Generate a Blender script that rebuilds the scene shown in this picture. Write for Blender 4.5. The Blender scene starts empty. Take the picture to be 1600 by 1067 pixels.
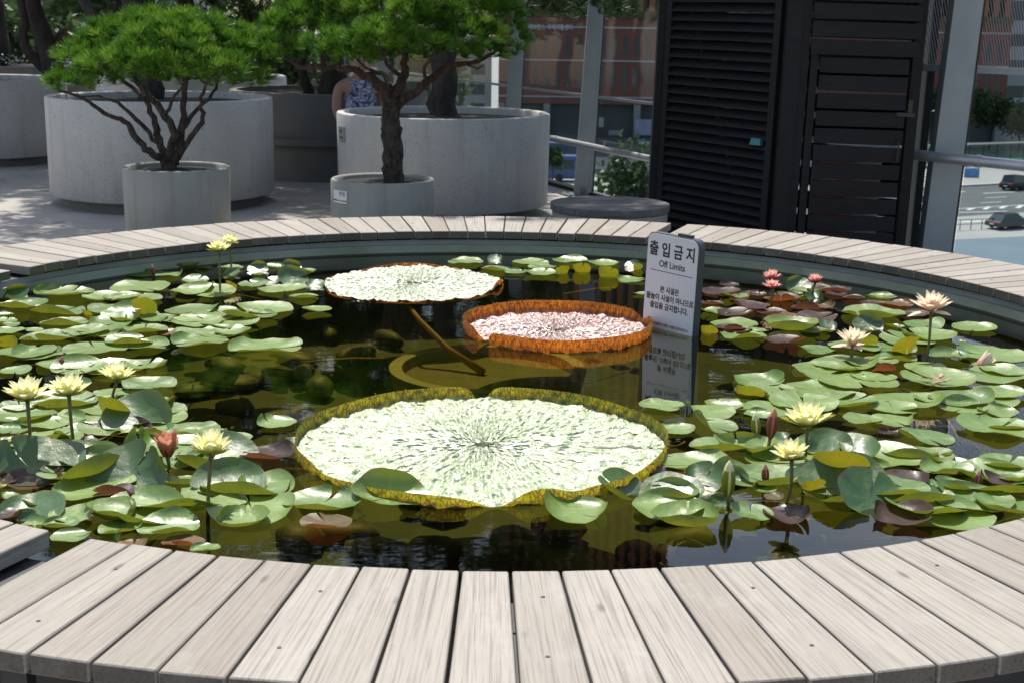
import bpy, bmesh, math, random
import numpy as np
from mathutils import Vector, Matrix
random.seed(7); RNG = np.random.default_rng(7)
S = bpy.context.scene; COL = S.collection
rad = math.radians; PI = math.pi

# ------------------------------------------------------------------ camera
F, PITCH, ROLL, CZ = 2150.0, 0.22748, 0.0150, 1.6
fw = Vector((0, math.cos(PITCH), -math.sin(PITCH))); up0 = Vector((0, math.sin(PITCH), math.cos(PITCH))); rt0 = Vector((1, 0, 0))
rt = rt0*math.cos(ROLL) + up0*math.sin(ROLL); up = up0*math.cos(ROLL) - rt0*math.sin(ROLL)
CAMP = Vector((0, 0, CZ))
cam = bpy.data.objects.new('camera', bpy.data.cameras.new('camera')); COL.objects.link(cam); S.camera = cam
m = Matrix((rt, up, -fw)).transposed().to_4x4(); m.translation = CAMP; cam.matrix_world = m
cam.data.sensor_width = 36; cam.data.lens = 36*F/1600; cam.data.clip_start = .05; cam.data.clip_end = 3000
cam.data.dof.use_dof = True; cam.data.dof.focus_distance = 4.6; cam.data.dof.aperture_fstop = 9
# ------------------------------------------------------------------ world, sun, exposure
EL, AZ = rad(59), rad(-12)         # sun ahead of the lens, high, slightly to the left
w = bpy.data.worlds.new('World'); S.world = w; w.use_nodes = True
nt = w.node_tree; bg = nt.nodes['Background']
sky = nt.nodes.new('ShaderNodeTexSky'); sky.sky_type = 'NISHITA'; sky.sun_disc = False
sky.sun_elevation = EL; sky.sun_rotation = AZ; sky.air_density = 1.2; sky.dust_density = 2.0; sky.ozone_density = 1.0
tc = nt.nodes.new('ShaderNodeTexCoord'); mp = nt.nodes.new('ShaderNodeMapping'); mp.inputs['Scale'].default_value = (1, 1, 2.6)
nz = nt.nodes.new('ShaderNodeTexNoise'); nz.inputs['Scale'].default_value = 2.2; nz.inputs['Detail'].default_value = 7; nz.inputs['Roughness'].default_value = .6
cr = nt.nodes.new('ShaderNodeValToRGB'); cr.color_ramp.elements[0].position = .5; cr.color_ramp.elements[1].position = .72
mx = nt.nodes.new('ShaderNodeMix'); mx.data_type = 'RGBA'; mx.inputs[7].default_value = (7.5, 7.8, 8.2, 1)
nt.links.new(tc.outputs['Generated'], mp.inputs[0]); nt.links.new(mp.outputs[0], nz.inputs[0]); nt.links.new(nz.outputs[0], cr.inputs[0])
nt.links.new(cr.outputs[0], mx.inputs[0]); nt.links.new(sky.outputs[0], mx.inputs[6]); nt.links.new(mx.outputs[2], bg.inputs[0])
bg.inputs[1].default_value = .12
sun = bpy.data.objects.new('sun', bpy.data.lights.new('sun', 'SUN')); COL.objects.link(sun)
sun.data.energy = 4.9; sun.data.angle = rad(.6); sun.data.color = (1, .94, .85)
SD = Vector((math.sin(AZ)*math.cos(EL), math.cos(AZ)*math.cos(EL), math.sin(EL)))
sun.rotation_euler = SD.to_track_quat('Z', 'Y').to_euler(); sun.location = (3, 6, 12)
S.view_settings.view_transform = 'Standard'; S.view_settings.look = 'None'; S.view_settings.gamma = 1
S.view_settings.exposure = .42
S.render.engine = 'CYCLES'; S.cycles.transparent_max_bounces = 32; S.cycles.max_bounces = 10; S.cycles.use_denoising = True
S.cycles.sample_clamp_indirect = 6; S.cycles.caustics_reflective = False; S.cycles.caustics_refractive = False

def ray(px, py):
    return (rt*(px-800) + up*(533.5-py) + fw*F)
def at_z(px, py, z):
    d = ray(px, py); return CAMP + d*((z-CZ)/d.z)
def at_Y(px, py, Y):
    d = ray(px, py); return CAMP + d*(Y/d.y)
def span(wpx, p):                 # metres that wpx pixels cover at point p
    return wpx*((p-CAMP).dot(fw))/F

# ------------------------------------------------------------------ materials
def N(nt, t, **kw):
    n = nt.nodes.new('ShaderNode'+t)
    for k, v in kw.items(): setattr(n, k, v)
    return n
def new_mat(name):
    m = bpy.data.materials.new(name); m.use_nodes = True; nt = m.node_tree
    return m, nt, nt.nodes['Principled BSDF'], nt.nodes['Material Output']
def c4(c): return (c[0], c[1], c[2], 1)
def mixc(nt, fac, a, b, blend='MIX'):
    n = N(nt, 'Mix', data_type='RGBA', blend_type=blend); L = nt.links
    for s, i in ((fac, 0), (a, 6), (b, 7)):
        if isinstance(s, bpy.types.NodeSocket): L.new(s, n.inputs[i])
        elif i == 0: n.inputs[0].default_value = s
        else: n.inputs[i].default_value = c4(s)
    return n.outputs[2]
def coords(nt, stretch=None, rnd=False, kind='Object'):
    t = N(nt, 'TexCoord'); o = t.outputs[kind]
    if rnd:
        oi = N(nt, 'ObjectInfo'); a = N(nt, 'VectorMath', operation='MULTIPLY_ADD')
        cx = N(nt, 'CombineXYZ'); nt.links.new(oi.outputs['Random'], cx.inputs[0]); nt.links.new(oi.outputs['Random'], cx.inputs[1])
        nt.links.new(cx.outputs[0], a.inputs[0]); a.inputs[1].default_value = (37, 91, 13); nt.links.new(o, a.inputs[2]); o = a.outputs[0]
    if stretch:
        mp = N(nt, 'Mapping'); mp.inputs['Scale'].default_value = stretch; nt.links.new(o, mp.inputs[0]); o = mp.outputs[0]
    return o
def noise(nt, vec, scale, detail=4, rough=.55, dist=0):
    n = N(nt, 'TexNoise'); n.inputs['Scale'].default_value = scale; n.inputs['Detail'].default_value = detail
    n.inputs['Roughness'].default_value = rough; n.inputs['Distortion'].default_value = dist; nt.links.new(vec, n.inputs['Vector']); return n.outputs['Fac']
def ramp(nt, fac, *st):
    r = N(nt, 'ValToRGB'); e = r.color_ramp.elements
    while len(e) < len(st): e.new(.5)
    for k, (p, c) in enumerate(st): e[k].position = p; e[k].color = c4(c) if hasattr(c, '__len__') else (c, c, c, 1)
    nt.links.new(fac, r.inputs[0]); return r.outputs[0]
def bump(nt, bs, h, strength=.3, dist=.01):
    b = N(nt, 'Bump'); b.inputs['Strength'].default_value = strength; b.inputs['Distance'].default_value = dist
    nt.links.new(h, b.inputs['Height']); nt.links.new(b.outputs[0], bs.inputs['Normal']); return b
def M(name, col, rough=.6, col2=None, scale=4, bscale=0, bstr=.2, bdist=.01, metal=0, spec=.5, stretch=None, rnd=False, speck=None, streak=0):
    m, nt, bs, out = new_mat(name); bs.inputs['Roughness'].default_value = rough; bs.inputs['Metallic'].default_value = metal
    bs.inputs['Specular IOR Level'].default_value = spec
    co = coords(nt, stretch, rnd)
    if col2:
        c = mixc(nt, ramp(nt, noise(nt, co, scale, 5), (.32, 0), (.68, 1)), col, col2)
        if speck: c = mixc(nt, ramp(nt, noise(nt, co, speck[0], 2), (speck[1], 0), (speck[1]+.06, 1)), c, speck[2])
        if streak:
            st = N(nt, 'Mapping'); st.inputs['Scale'].default_value = (9, 9, .8); nt.links.new(co, st.inputs[0])
            c = mixc(nt, ramp(nt, noise(nt, st.outputs[0], 1.2, 5, .65), (.5, 0), (.75, streak)), c, tuple(x*.45 for x in col2))
        nt.links.new(c, bs.inputs['Base Color'])
    else: bs.inputs['Base Color'].default_value = c4(col)
    if bscale: bump(nt, bs, noise(nt, co, bscale, 4), bstr, bdist)
    return m
def wood_mat(name, a, b, dark, rough=.75):
    m, nt, bs, out = new_mat(name); bs.inputs['Roughness'].default_value = rough; bs.inputs['Specular IOR Level'].default_value = .25
    co = coords(nt, None, True)
    mp = N(nt, 'Mapping'); mp.inputs['Scale'].default_value = (1.3, 85, 85); nt.links.new(co, mp.inputs[0])
    g = noise(nt, mp.outputs[0], 1.8, 7, .65, .35)
    mp2 = N(nt, 'Mapping'); mp2.inputs['Scale'].default_value = (2.2, 7, 7); nt.links.new(co, mp2.inputs[0])
    big = noise(nt, mp2.outputs[0], 1.1, 4)
    oi = N(nt, 'ObjectInfo')
    base = mixc(nt, ramp(nt, oi.outputs['Random'], (0, (.0, .0, .0)), (.25, 1), (.3, .35), (.6, .0), (.8, .8), (1, .3)), a, b)
    base = mixc(nt, ramp(nt, big, (.35, 0), (.75, .55)), base, tuple(x*.74 for x in a))
    c = mixc(nt, ramp(nt, g, (.28, .75), (.52, 0)), base, dark)
    vk = N(nt, 'TexVoronoi'); vk.inputs['Scale'].default_value = 1.0; mk = N(nt, 'Mapping'); mk.inputs['Scale'].default_value = (3.2, 9, 9); nt.links.new(co, mk.inputs[0]); nt.links.new(mk.outputs[0], vk.inputs['Vector'])
    c = mixc(nt, ramp(nt, vk.outputs['Distance'], (.03, .7), (.10, 0)), c, tuple(x*.8 for x in dark))
    fine = N(nt, 'Mapping'); fine.inputs['Scale'].default_value = (6, 240, 240); nt.links.new(co, fine.inputs[0])
    c = mixc(nt, ramp(nt, noise(nt, fine.outputs[0], 1.5, 4, .6), (.32, .35), (.5, 0)), c, dark)
    blot = noise(nt, co, 5, 5, .7)
    c = mixc(nt, ramp(nt, blot, (.55, 0), (.8, .35)), c, (.46, .45, .43))
    mp3 = N(nt, 'Mapping'); mp3.inputs['Scale'].default_value = (2.4, 60, 60); nt.links.new(co, mp3.inputs[0])
    crack = ramp(nt, noise(nt, mp3.outputs[0], 1.1, 3, .5, .8), (.24, .7), (.28, 0))
    c = mixc(nt, crack, c, tuple(x*.6 for x in dark))
    nt.links.new(c, bs.inputs['Base Color'])
    h = N(nt, 'Math', operation='SUBTRACT'); nt.links.new(g, h.inputs[0]); nt.links.new(crack, h.inputs[1]); bump(nt, bs, h.outputs[0], .35, .003)
    return m
def leaf_mat(name, top, top2, under, under2, gloss=.32, spots=True, spec=.95):
    """a thin leaf: glossy upper face, dull translucent lower face"""
    m, nt, bs, out = new_mat(name); L = nt.links
    co = coords(nt, None, True); oi = N(nt, 'ObjectInfo'); geo = N(nt, 'NewGeometry')
    t = mixc(nt, oi.outputs['Random'], top, top2)
    t = mixc(nt, ramp(nt, noise(nt, co, 9, 5, .6), (.45, 0), (.85, .6)), t, tuple(x*1.5+.01 for x in top2))
    at = N(nt, 'Attribute', attribute_name='vein'); t = mixc(nt, at.outputs['Fac'], t, tuple(x*1.35 for x in top2))
    ae = N(nt, 'Attribute', attribute_name='edge'); t = mixc(nt, ae.outputs['Fac'], t, (.20, .13, .03))
    if spots: t = mixc(nt, ramp(nt, noise(nt, co, 60, 2), (.72, 0), (.76, .8)), t, (.05, .04, .015))
    u = mixc(nt, ramp(nt, noise(nt, co, 14, 4), (.35, 0), (.7, 1)), under, under2)
    u = mixc(nt, ramp(nt, noise(nt, co, 110, 2), (.68, 0), (.72, .8)), u, (.07, .03, .01))
    c = mixc(nt, geo.outputs['Backfacing'], t, u); L.new(c, bs.inputs['Base Color'])
    r = N(nt, 'MapRange'); r.inputs[3].default_value = gloss+.04; r.inputs[4].default_value = .6; L.new(geo.outputs['Backfacing'], r.inputs[0])
    rr = N(nt, 'Math', operation='MULTIPLY_ADD'); L.new(noise(nt, co, 13, 3), rr.inputs[0]); rr.inputs[1].default_value = .14; L.new(r.outputs[0], rr.inputs[2]); L.new(rr.outputs[0], bs.inputs['Roughness'])
    bs.inputs['Specular IOR Level'].default_value = spec; bs.inputs['Coat Weight'].default_value = .3*spec; bs.inputs['Coat Roughness'].default_value = .2; bs.inputs['IOR'].default_value = 1.5
    b = bump(nt, bs, noise(nt, co, 22, 5), .5, .008)
    tr = N(nt, 'BsdfTranslucent'); tcol = mixc(nt, geo.outputs['Backfacing'], tuple(x*1.0 for x in under), u); L.new(tcol, tr.inputs[0])
    mx = N(nt, 'MixShader'); mx.inputs[0].default_value = .3
    L.new(bs.outputs[0], mx.inputs[1]); L.new(tr.outputs[0], mx.inputs[2]); L.new(mx.outputs[0], out.inputs[0])
    return m
def thin_mat(name, cols, trans=.35, rough=.5, attr=None, rnd=True):
    """petals and needles: diffuse + translucent; colour runs along attribute or varies per object"""
    m, nt, bs, out = new_mat(name); L = nt.links; bs.inputs['Roughness'].default_value = rough; bs.inputs['Specular IOR Level'].default_value = .3
    if attr: f = N(nt, 'Attribute', attribute_name=attr).outputs['Fac']
    else: f = N(nt, 'ObjectInfo').outputs['Random']
    c = ramp(nt, f, *cols); L.new(c, bs.inputs['Base Color'])
    tr = N(nt, 'BsdfTranslucent'); L.new(c, tr.inputs[0]); mx = N(nt, 'MixShader'); mx.inputs[0].default_value = trans
    L.new(bs.outputs[0], mx.inputs[1]); L.new(tr.outputs[0], mx.inputs[2]); L.new(mx.outputs[0], out.inputs[0])
    return m
def clear_mat(name, tint, ior=1.45, rough=0.0, ripple=None, gl=(1, 1, 1), half=1.0):
    """clear sheet: tinted see-through plus Fresnel mirror"""
    m, nt, bs, out = new_mat(name); L = nt.links; nt.nodes.remove(bs)
    tr = N(nt, 'BsdfTransparent'); tr.inputs[0].default_value = c4(tint); g = N(nt, 'BsdfGlossy'); g.inputs[0].default_value = c4(gl); g.inputs['Roughness'].default_value = rough
    fr = N(nt, 'LayerWeight'); fr.inputs[0].default_value = .5; mx = N(nt, 'MixShader'); f0 = ((ior-1)/(ior+1))**2
    pw = N(nt, 'Math', operation='POWER'); pw.inputs[1].default_value = 5; L.new(fr.outputs['Facing'], pw.inputs[0])
    ma = N(nt, 'Math', operation='MULTIPLY_ADD'); ma.inputs[1].default_value = (1-f0)*half; ma.inputs[2].default_value = f0*half; L.new(pw.outputs[0], ma.inputs[0])
    if ripple:
        co = coords(nt, ripple[0]); b = N(nt, 'Bump'); b.inputs['Strength'].default_value = ripple[2]; b.inputs['Distance'].default_value = .01
        L.new(noise(nt, co, ripple[1], 3, .5), b.inputs['Height']); L.new(b.outputs[0], g.inputs['Normal']); L.new(b.outputs[0], fr.inputs['Normal'])
    L.new(ma.outputs[0], mx.inputs[0]); L.new(tr.outputs[0], mx.inputs[1]); L.new(g.outputs[0], mx.inputs[2]); L.new(mx.outputs[0], out.inputs[0])
    return m

MAT = {}
MAT['wood'] = wood_mat('weathered_wood', (.365, .34, .305), (.25, .22, .185), (.11, .093, .078))
MAT['wood_end'] = wood_mat('dark_end_grain', (.16, .14, .12), (.11, .095, .08), (.05, .045, .04))  # darker tone for the end faces of the planks
MAT['wood_dark'] = wood_mat('dark_stained_wood', (.17, .165, .175), (.09, .09, .10), (.025, .025, .025))
MAT['steel_and_shade'] = M('steel_and_shade', (.05, .053, .058), .5, (.03, .03, .033), 6)  # steel of rails and legs, also the shade painted on the pond wall
MAT['pondwall'] = M('pond_wall_paint', (.36, .385, .395), .6, (.23, .25, .255), 3, 14, .4, .01, speck=(9, .66, (.3, .32, .32)))
MAT['pondalgae'] = M('pond_wall_lime', (.38, .41, .34), .6, (.24, .28, .18), 4, 20, .4, .01)
MAT['pondwet'] = M('pond_wall_wet', (.07, .075, .05), .5, (.04, .045, .025), 4)
MAT['pondfloor'] = M('pond_floor_silt', (.065, .062, .02), .8, (.03, .036, .013), 3, 12, .4, .03)
MAT['stone'] = M('wet_stone', (.12, .08, .03), .6, (.06, .045, .018), 6, 20, .3, .01, rnd=True)
MAT['water'] = clear_mat('pond_water', (.52, .52, .25), 1.33, 0.0, ((1, 2.2, 1), 9, .035))
MAT['concrete_light'] = M('pale_terrazzo', (.50, .49, .47), .75, (.42, .415, .40), 2.5, 60, .15, .004, speck=(75, .62, (.24, .235, .23)), streak=.35)
MAT['concrete_pot'] = M('cast_concrete', (.31, .31, .28), .75, (.25, .255, .235), 3, 70, .2, .004, speck=(110, .66, (.38, .38, .36)), streak=.4)
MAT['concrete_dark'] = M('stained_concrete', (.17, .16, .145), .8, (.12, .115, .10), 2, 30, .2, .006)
MAT['pavement'] = M('walkway_concrete', (.36, .34, .315), .85, (.28, .265, .245), 1.3, 45, .25, .006, speck=(3, .62, (.22, .21, .195)))
MAT['soil'] = M('soil', (.024, .019, .012), .95, (.012, .011, .008), 12, 40, .8, .03)
MAT['bark'] = M('pine_bark', (.12, .095, .08), .95, (.018, .014, .012), 26, 48, 1, .08, stretch=(1, 1, .4))
MAT['bark_red'] = M('reddish_pine_bark', (.12, .065, .045), .95, (.025, .019, .016), 26, 60, 1, .05, stretch=(1, 1, .4))
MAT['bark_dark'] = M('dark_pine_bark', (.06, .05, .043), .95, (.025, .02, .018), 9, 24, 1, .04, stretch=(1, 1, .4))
MAT['needle'] = thin_mat('pine_needles', ((0, (.025, .075, .010)), (.5, (.075, .19, .018)), (1, (.21, .36, .035))), .42, .4, 'tint')
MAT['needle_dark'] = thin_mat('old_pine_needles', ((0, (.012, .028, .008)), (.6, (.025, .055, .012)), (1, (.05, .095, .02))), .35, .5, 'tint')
MAT['foliage'] = thin_mat('street_foliage', ((0, (.02, .045, .014)), (.6, (.045, .085, .025)), (1, (.09, .14, .05))), .3, .5, 'tint')
MAT['black'] = M('black_painted_timber', (.009, .0095, .011), .6, (.014, .0145, .016), 5, 60, .15, .003, spec=.22, stretch=(1, 1, 6), rnd=True)
MAT['steel'] = M('painted_steel', (.30, .33, .345), .42, (.25, .28, .29), 3, spec=.5)
MAT['rail'] = M('galvanised_tube', (.50, .51, .54), .34, (.42, .43, .46), 12, metal=.6)
MAT['darkmetal'] = M('dark_metal', (.05, .045, .04), .5, metal=.6)
MAT['glass'] = clear_mat('fence_glass', (.84, .885, .885), 1.5, half=.45)
MAT['mesh'] = M('mesh_steel', (.20, .20, .20), .5, metal=.4)
MAT['signface'] = M('sign_face', (.74, .77, .80), .4, (.70, .73, .76), 5)
MAT['signbody'] = M('sign_body', (.06, .068, .078), .4)
MAT['ink'] = M('sign_ink', (.015, .015, .018), .6)
MAT['plate'] = M('name_plate', (.36, .37, .33), .35, (.3, .31, .28), 8, metal=.3)
MAT['label_white'] = M('label_white', (.7, .72, .74), .5)
G1 = ((.075, .17, .018), (.125, .235, .03)); UY = ((.24, .25, .02), (.14, .18, .02))
MAT['pad_g'] = leaf_mat('lily_pad_green', *G1, *UY)
MAT['pad_l'] = leaf_mat('lily_pad_pale_green', (.125, .225, .03), (.17, .28, .05), *UY)
MAT['pad_d'] = leaf_mat('lily_pad_deep_green', (.03, .10, .018), (.045, .13, .022), *UY)
MAT['pad_p'] = leaf_mat('lily_pad_purple', (.04, .025, .028), (.065, .04, .035), (.20, .07, .03), (.12, .05, .03), .30, True, .3)
MAT['pad_o'] = leaf_mat('lily_pad_rust', (.16, .075, .03), (.10, .075, .03), (.30, .09, .02), (.2, .06, .02), .32, True, .35)
MAT['pad_y'] = leaf_mat('lily_pad_olive', (.10, .13, .03), (.13, .12, .03), (.36, .30, .015), (.24, .26, .015), .35)
MAT['stemg'] = M('lily_stem', (.12, .14, .03), .45, (.16, .11, .03), 8)
MAT['stemr'] = M('submerged_stem', (.52, .22, .07), .6, (.4, .18, .07), 9)
MAT['pet_y'] = thin_mat('petal_yellow', ((0, (.90, .84, .26)), (.5, (.95, .91, .46)), (1, (.97, .95, .66))), .4, .45, 'run')
MAT['pet_k'] = thin_mat('petal_peach', ((0, (.90, .56, .50)), (.45, (.94, .72, .62)), (1, (.96, .86, .66))), .4, .45, 'run')
MAT['pet_r'] = thin_mat('petal_pink', ((0, (.72, .16, .20)), (.5, (.86, .36, .38)), (1, (.93, .64, .50))), .4, .45, 'run')
MAT['pet_s'] = thin_mat('petal_salmon', ((0, (.55, .12, .07)), (.5, (.72, .26, .16)), (1, (.82, .45, .30))), .35, .45, 'run')
MAT['sepal_g'] = thin_mat('sepal_green', ((0, (.16, .20, .03)), (1, (.34, .32, .05))), .3, .45, 'run')
MAT['sepal_r'] = thin_mat('sepal_red', ((0, (.20, .05, .05)), (1, (.34, .10, .09))), .3, .45, 'run')
MAT['stamen'] = M('stamen_gold', (.80, .52, .03), .6)
MAT['skin'] = M('skin', (.42, .25, .18), .55, (.38, .22, .16), 6)
MAT['hair'] = M('hair', (.02, .016, .014), .6)
MAT['asphalt'] = M('asphalt', (.075, .085, .095), .85, (.06, .067, .075), .15)
MAT['paving'] = M('street_paving', (.30, .30, .29), .85, (.24, .24, .235), .12)
MAT['paint'] = M('road_paint', (.55, .56, .56), .7)
MAT['brick'] = M('red_granite', (.20, .075, .055), .7, (.165, .062, .048), .2)
MAT['fin'] = M('terracotta_fin', (.25, .10, .05), .7, (.20, .08, .045), .3)
MAT['winglass'] = M('window_glass', (.03, .05, .055), .12, (.05, .08, .08), .4)
MAT['whitewall'] = M('pale_render', (.42, .44, .45), .8, (.36, .38, .39), .1)
MAT['greywall'] = M('grey_arcade', (.10, .11, .11), .8, (.07, .078, .08), .2)
MAT['greenglass'] = clear_mat('shelter_glass', (.35, .62, .55), 1.5)

# ------------------------------------------------------------------ mesh helpers
class MB:
    def __init__(s): s.v = []; s.f = []; s.mi = []
    def add(s, vs, fs, mi=0):
        o = len(s.v); s.v += [tuple(v) for v in vs]; s.f += [tuple(i+o for i in f) for f in fs]; s.mi += [mi]*len(fs); return s
    def hexa(s, b, t, mi=0):
        n = len(b); fs = [tuple(range(n-1, -1, -1)), tuple(range(n, 2*n))] + [(i, (i+1) % n, n+(i+1) % n, n+i) for i in range(n)]
        return s.add(list(b)+list(t), fs, mi)
    def box(s, x0, x1, y0, y1, z0, z1, mi=0):
        q = [(x0, y0), (x1, y0), (x1, y1), (x0, y1)]
        return s.hexa([(x, y, z0) for x, y in q], [(x, y, z1) for x, y in q], mi)
    def beam(s, a, b, wd, h, mi=0, upv=(0, 0, 1)):
        a, b = Vector(a), Vector(b); d = (b-a).normalized(); sd = d.cross(Vector(upv))
        if sd.length < 1e-4: sd = Vector((1, 0, 0))
        sd.normalize(); u = sd.cross(d); q = [sd*sx*wd/2+u*sy*h/2 for sx, sy in ((-1, -1), (1, -1), (1, 1), (-1, 1))]
        return s.hexa([a+k for k in q], [b+k for k in q], mi)
    def tube(s, pts, rs, n=8, mi=0, caps=True, wob=0):
        pts = [Vector(p) for p in pts]; k = len(pts)
        if not hasattr(rs, '__len__'): rs = [rs]*k
        base = len(s.v); ref = Vector((.31, .87, .38)); vs = []; fs = []
        for i, p in enumerate(pts):
            d = (pts[min(i+1, k-1)]-pts[max(i-1, 0)]).normalized(); a = d.cross(ref)
            if a.length < .1: a = d.cross(Vector((1, 0, 0)))
            a.normalize(); b = d.cross(a)
            for j in range(n):
                t = 2*PI*j/n; r = rs[i]*(1+(random.uniform(-wob, wob) if wob else 0)); vs.append(p+a*math.cos(t)*r+b*math.sin(t)*r)
        for i in range(k-1):
            for j in range(n): fs.append((i*n+j, i*n+(j+1) % n, (i+1)*n+(j+1) % n, (i+1)*n+j))
        if caps: fs += [tuple(range(n-1, -1, -1)), tuple((k-1)*n+j for j in range(n))]
        return s.add(vs, fs, mi)
    def lathe(s, prof, n=48, mi=0, c=(0, 0, 0), closed=False):
        vs = []; fs = []; k = len(prof)
        for r, z in prof:
            for j in range(n): t = 2*PI*j/n; vs.append((c[0]+r*math.cos(t), c[1]+r*math.sin(t), c[2]+z))
        for i in range(k-1+(1 if closed else 0)):
            i2 = (i+1) % k
            for j in range(n): fs.append((i*n+j, i*n+(j+1) % n, i2*n+(j+1) % n, i2*n+j))
        return s.add(vs, fs, mi)
    def disc(s, r, z, n=48, mi=0, c=(0, 0)):
        return s.add([(c[0]+r*math.cos(2*PI*j/n), c[1]+r*math.sin(2*PI*j/n), z) for j in range(n)], [tuple(range(n))], mi)
    def mesh(s, name, smooth=False):
        me = bpy.data.meshes.new(name); me.from_pydata(s.v, [], s.f); me.update()
        if any(s.mi): me.polygons.foreach_set('material_index', s.mi)
        if smooth: me.polygons.foreach_set('use_smooth', [True]*len(s.f))
        return me
    def build(s, name, mats, parent=None, smooth=False, loc=None, rot=None):
        return obj(name, s.mesh(name, smooth), mats, parent, loc, rot)
def obj(name, me, mats, parent=None, loc=None, rot=None):
    if mats is not None and not me.materials:
        for k in (mats if isinstance(mats, (list, tuple)) else [mats]): me.materials.append(MAT[k] if isinstance(k, str) else k)
    o = bpy.data.objects.new(name, me); COL.objects.link(o)
    if loc is not None: o.location = loc
    if rot is not None: o.rotation_euler = rot
    if parent: o.parent = parent
    return o
def tag(o, label, cat, group=None):
    o['label'] = label; o['category'] = cat
    if group: o['group'] = group
    return o
def thing(name, label, cat, loc=(0, 0, 0), rz=0, group=None):
    o = bpy.data.objects.new(name, None); o.empty_display_size = .1; COL.objects.link(o); o.location = loc; o.rotation_euler = (0, 0, rz)
    return tag(o, label, cat, group)
def struct(o): o['kind'] = 'structure'; return o
def stuff(o): o['kind'] = 'stuff'; return o
def bevel(me, wd, seg=1):
    bm = bmesh.new(); bm.from_mesh(me); bmesh.ops.bevel(bm, geom=bm.edges[:], offset=wd, segments=seg, profile=.6, affect='EDGES'); bm.to_mesh(me); bm.free(); return me
def autosmooth(o, ang=40):
    o.data.polygons.foreach_set('use_smooth', [True]*len(o.data.polygons))
    try: o.data.set_sharp_from_angle(angle=rad(ang))
    except Exception: pass
    return o
def text_mesh(name, s, size, mat, parent, mtx, bold=0.0, ext=.0004, align='CENTER', sx=1.0):
    cu = bpy.data.curves.new(name, 'FONT'); cu.body = s; cu.size = size; cu.align_x = align; cu.offset = bold; cu.extrude = ext; cu.resolution_u = 4
    t = bpy.data.objects.new('tmp', cu); COL.objects.link(t); bpy.context.view_layer.update()
    me = bpy.data.meshes.new_from_object(t.evaluated_get(bpy.context.evaluated_depsgraph_get())); bpy.data.objects.remove(t); bpy.data.curves.remove(cu)
    me.transform(mtx @ Matrix.Diagonal((sx, 1, 1, 1))); me.materials.clear(); me.name = name
    return obj(name, me, mat, parent)

# ------------------------------------------------------------------ ground and pond
DECK = .45; H = CZ-DECK; WATER = .315
CI = Vector((-.06791*H, 4.56003*H)); RI = 2.15527*H
CO = Vector((-.0574*H, 4.593*H)); RO = 2.6492*H
mb = MB(); PW = [(-14, -6), (9.6, -6), (7.2, 3.0), (5.2, 6.2), (3.62, 8.75), (2.9, 9.75), (1.35, 11.7), (.5, 13.9), (-3.2, 23.2), (-8, 36), (-20, 36)]
def ring_hole(pts, n=96):
    """walkway slab with a round hole for the pond"""
    bm = bmesh.new(); ov = [bm.verts.new((x, y, 0)) for x, y in pts]; iv = [bm.verts.new((CI.x+(RI+.12)*math.cos(2*PI*j/n), CI.y+(RI+.12)*math.sin(2*PI*j/n), 0)) for j in range(n)]
    es = [bm.edges.new((ov[i], ov[(i+1) % len(ov)])) for i in range(len(ov))]+[bm.edges.new((iv[i], iv[(i+1) % n])) for i in range(n)]
    bmesh.ops.triangle_fill(bm, edges=es, use_beauty=True, normal=(0, 0, 1))
    bmesh.ops.recalc_face_normals(bm, faces=bm.faces[:])
    me = bpy.data.meshes.new('walkway'); bm.to_mesh(me); bm.free()
    return me
struct(obj('walkway', ring_hole(PW), 'pavement'))
mb = MB(); pts = PW[2:10]
for (x0, y0), (x1, y1) in zip(pts, pts[1:]):
    mb.beam((x0, y0, -.45), (x1, y1, -.45), .3, .88)
struct(mb.build('walkway_kerb', 'concrete_dark'))
mb = MB(); mb.lathe([(RI+.10, -.12), (RI+.02, -.12), (RI+.02, .325), (RI+.021, .34), (RI+.022, .365), (RI+.036, .37), (RI+.036, .394), (RI+.26, .394), (RI+.26, -.02), (RI+.10, -.02)], 128, closed=True)
n_ = 128; mb.mi = [2 if n_*1 <= i < n_*2 else (1 if n_*2 <= i < n_*4 else (3 if i >= n_*6 else 0)) for i in range(len(mb.f))]  # last slot darkens wall top and outer side, painting in the shade under the benches
struct(autosmooth(mb.build('pond_wall', ['pondwall', 'pondalgae', 'pondwet', 'steel_and_shade'], loc=(CI.x, CI.y, 0))))
struct(MB().disc(RI+.06, -.10, 96).build('pond_floor', 'pondfloor', loc=(CI.x, CI.y, 0)))
struct(MB().disc(RI+.028, WATER, 128).build('water', 'water', loc=(CI.x, CI.y, 0)))

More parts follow.
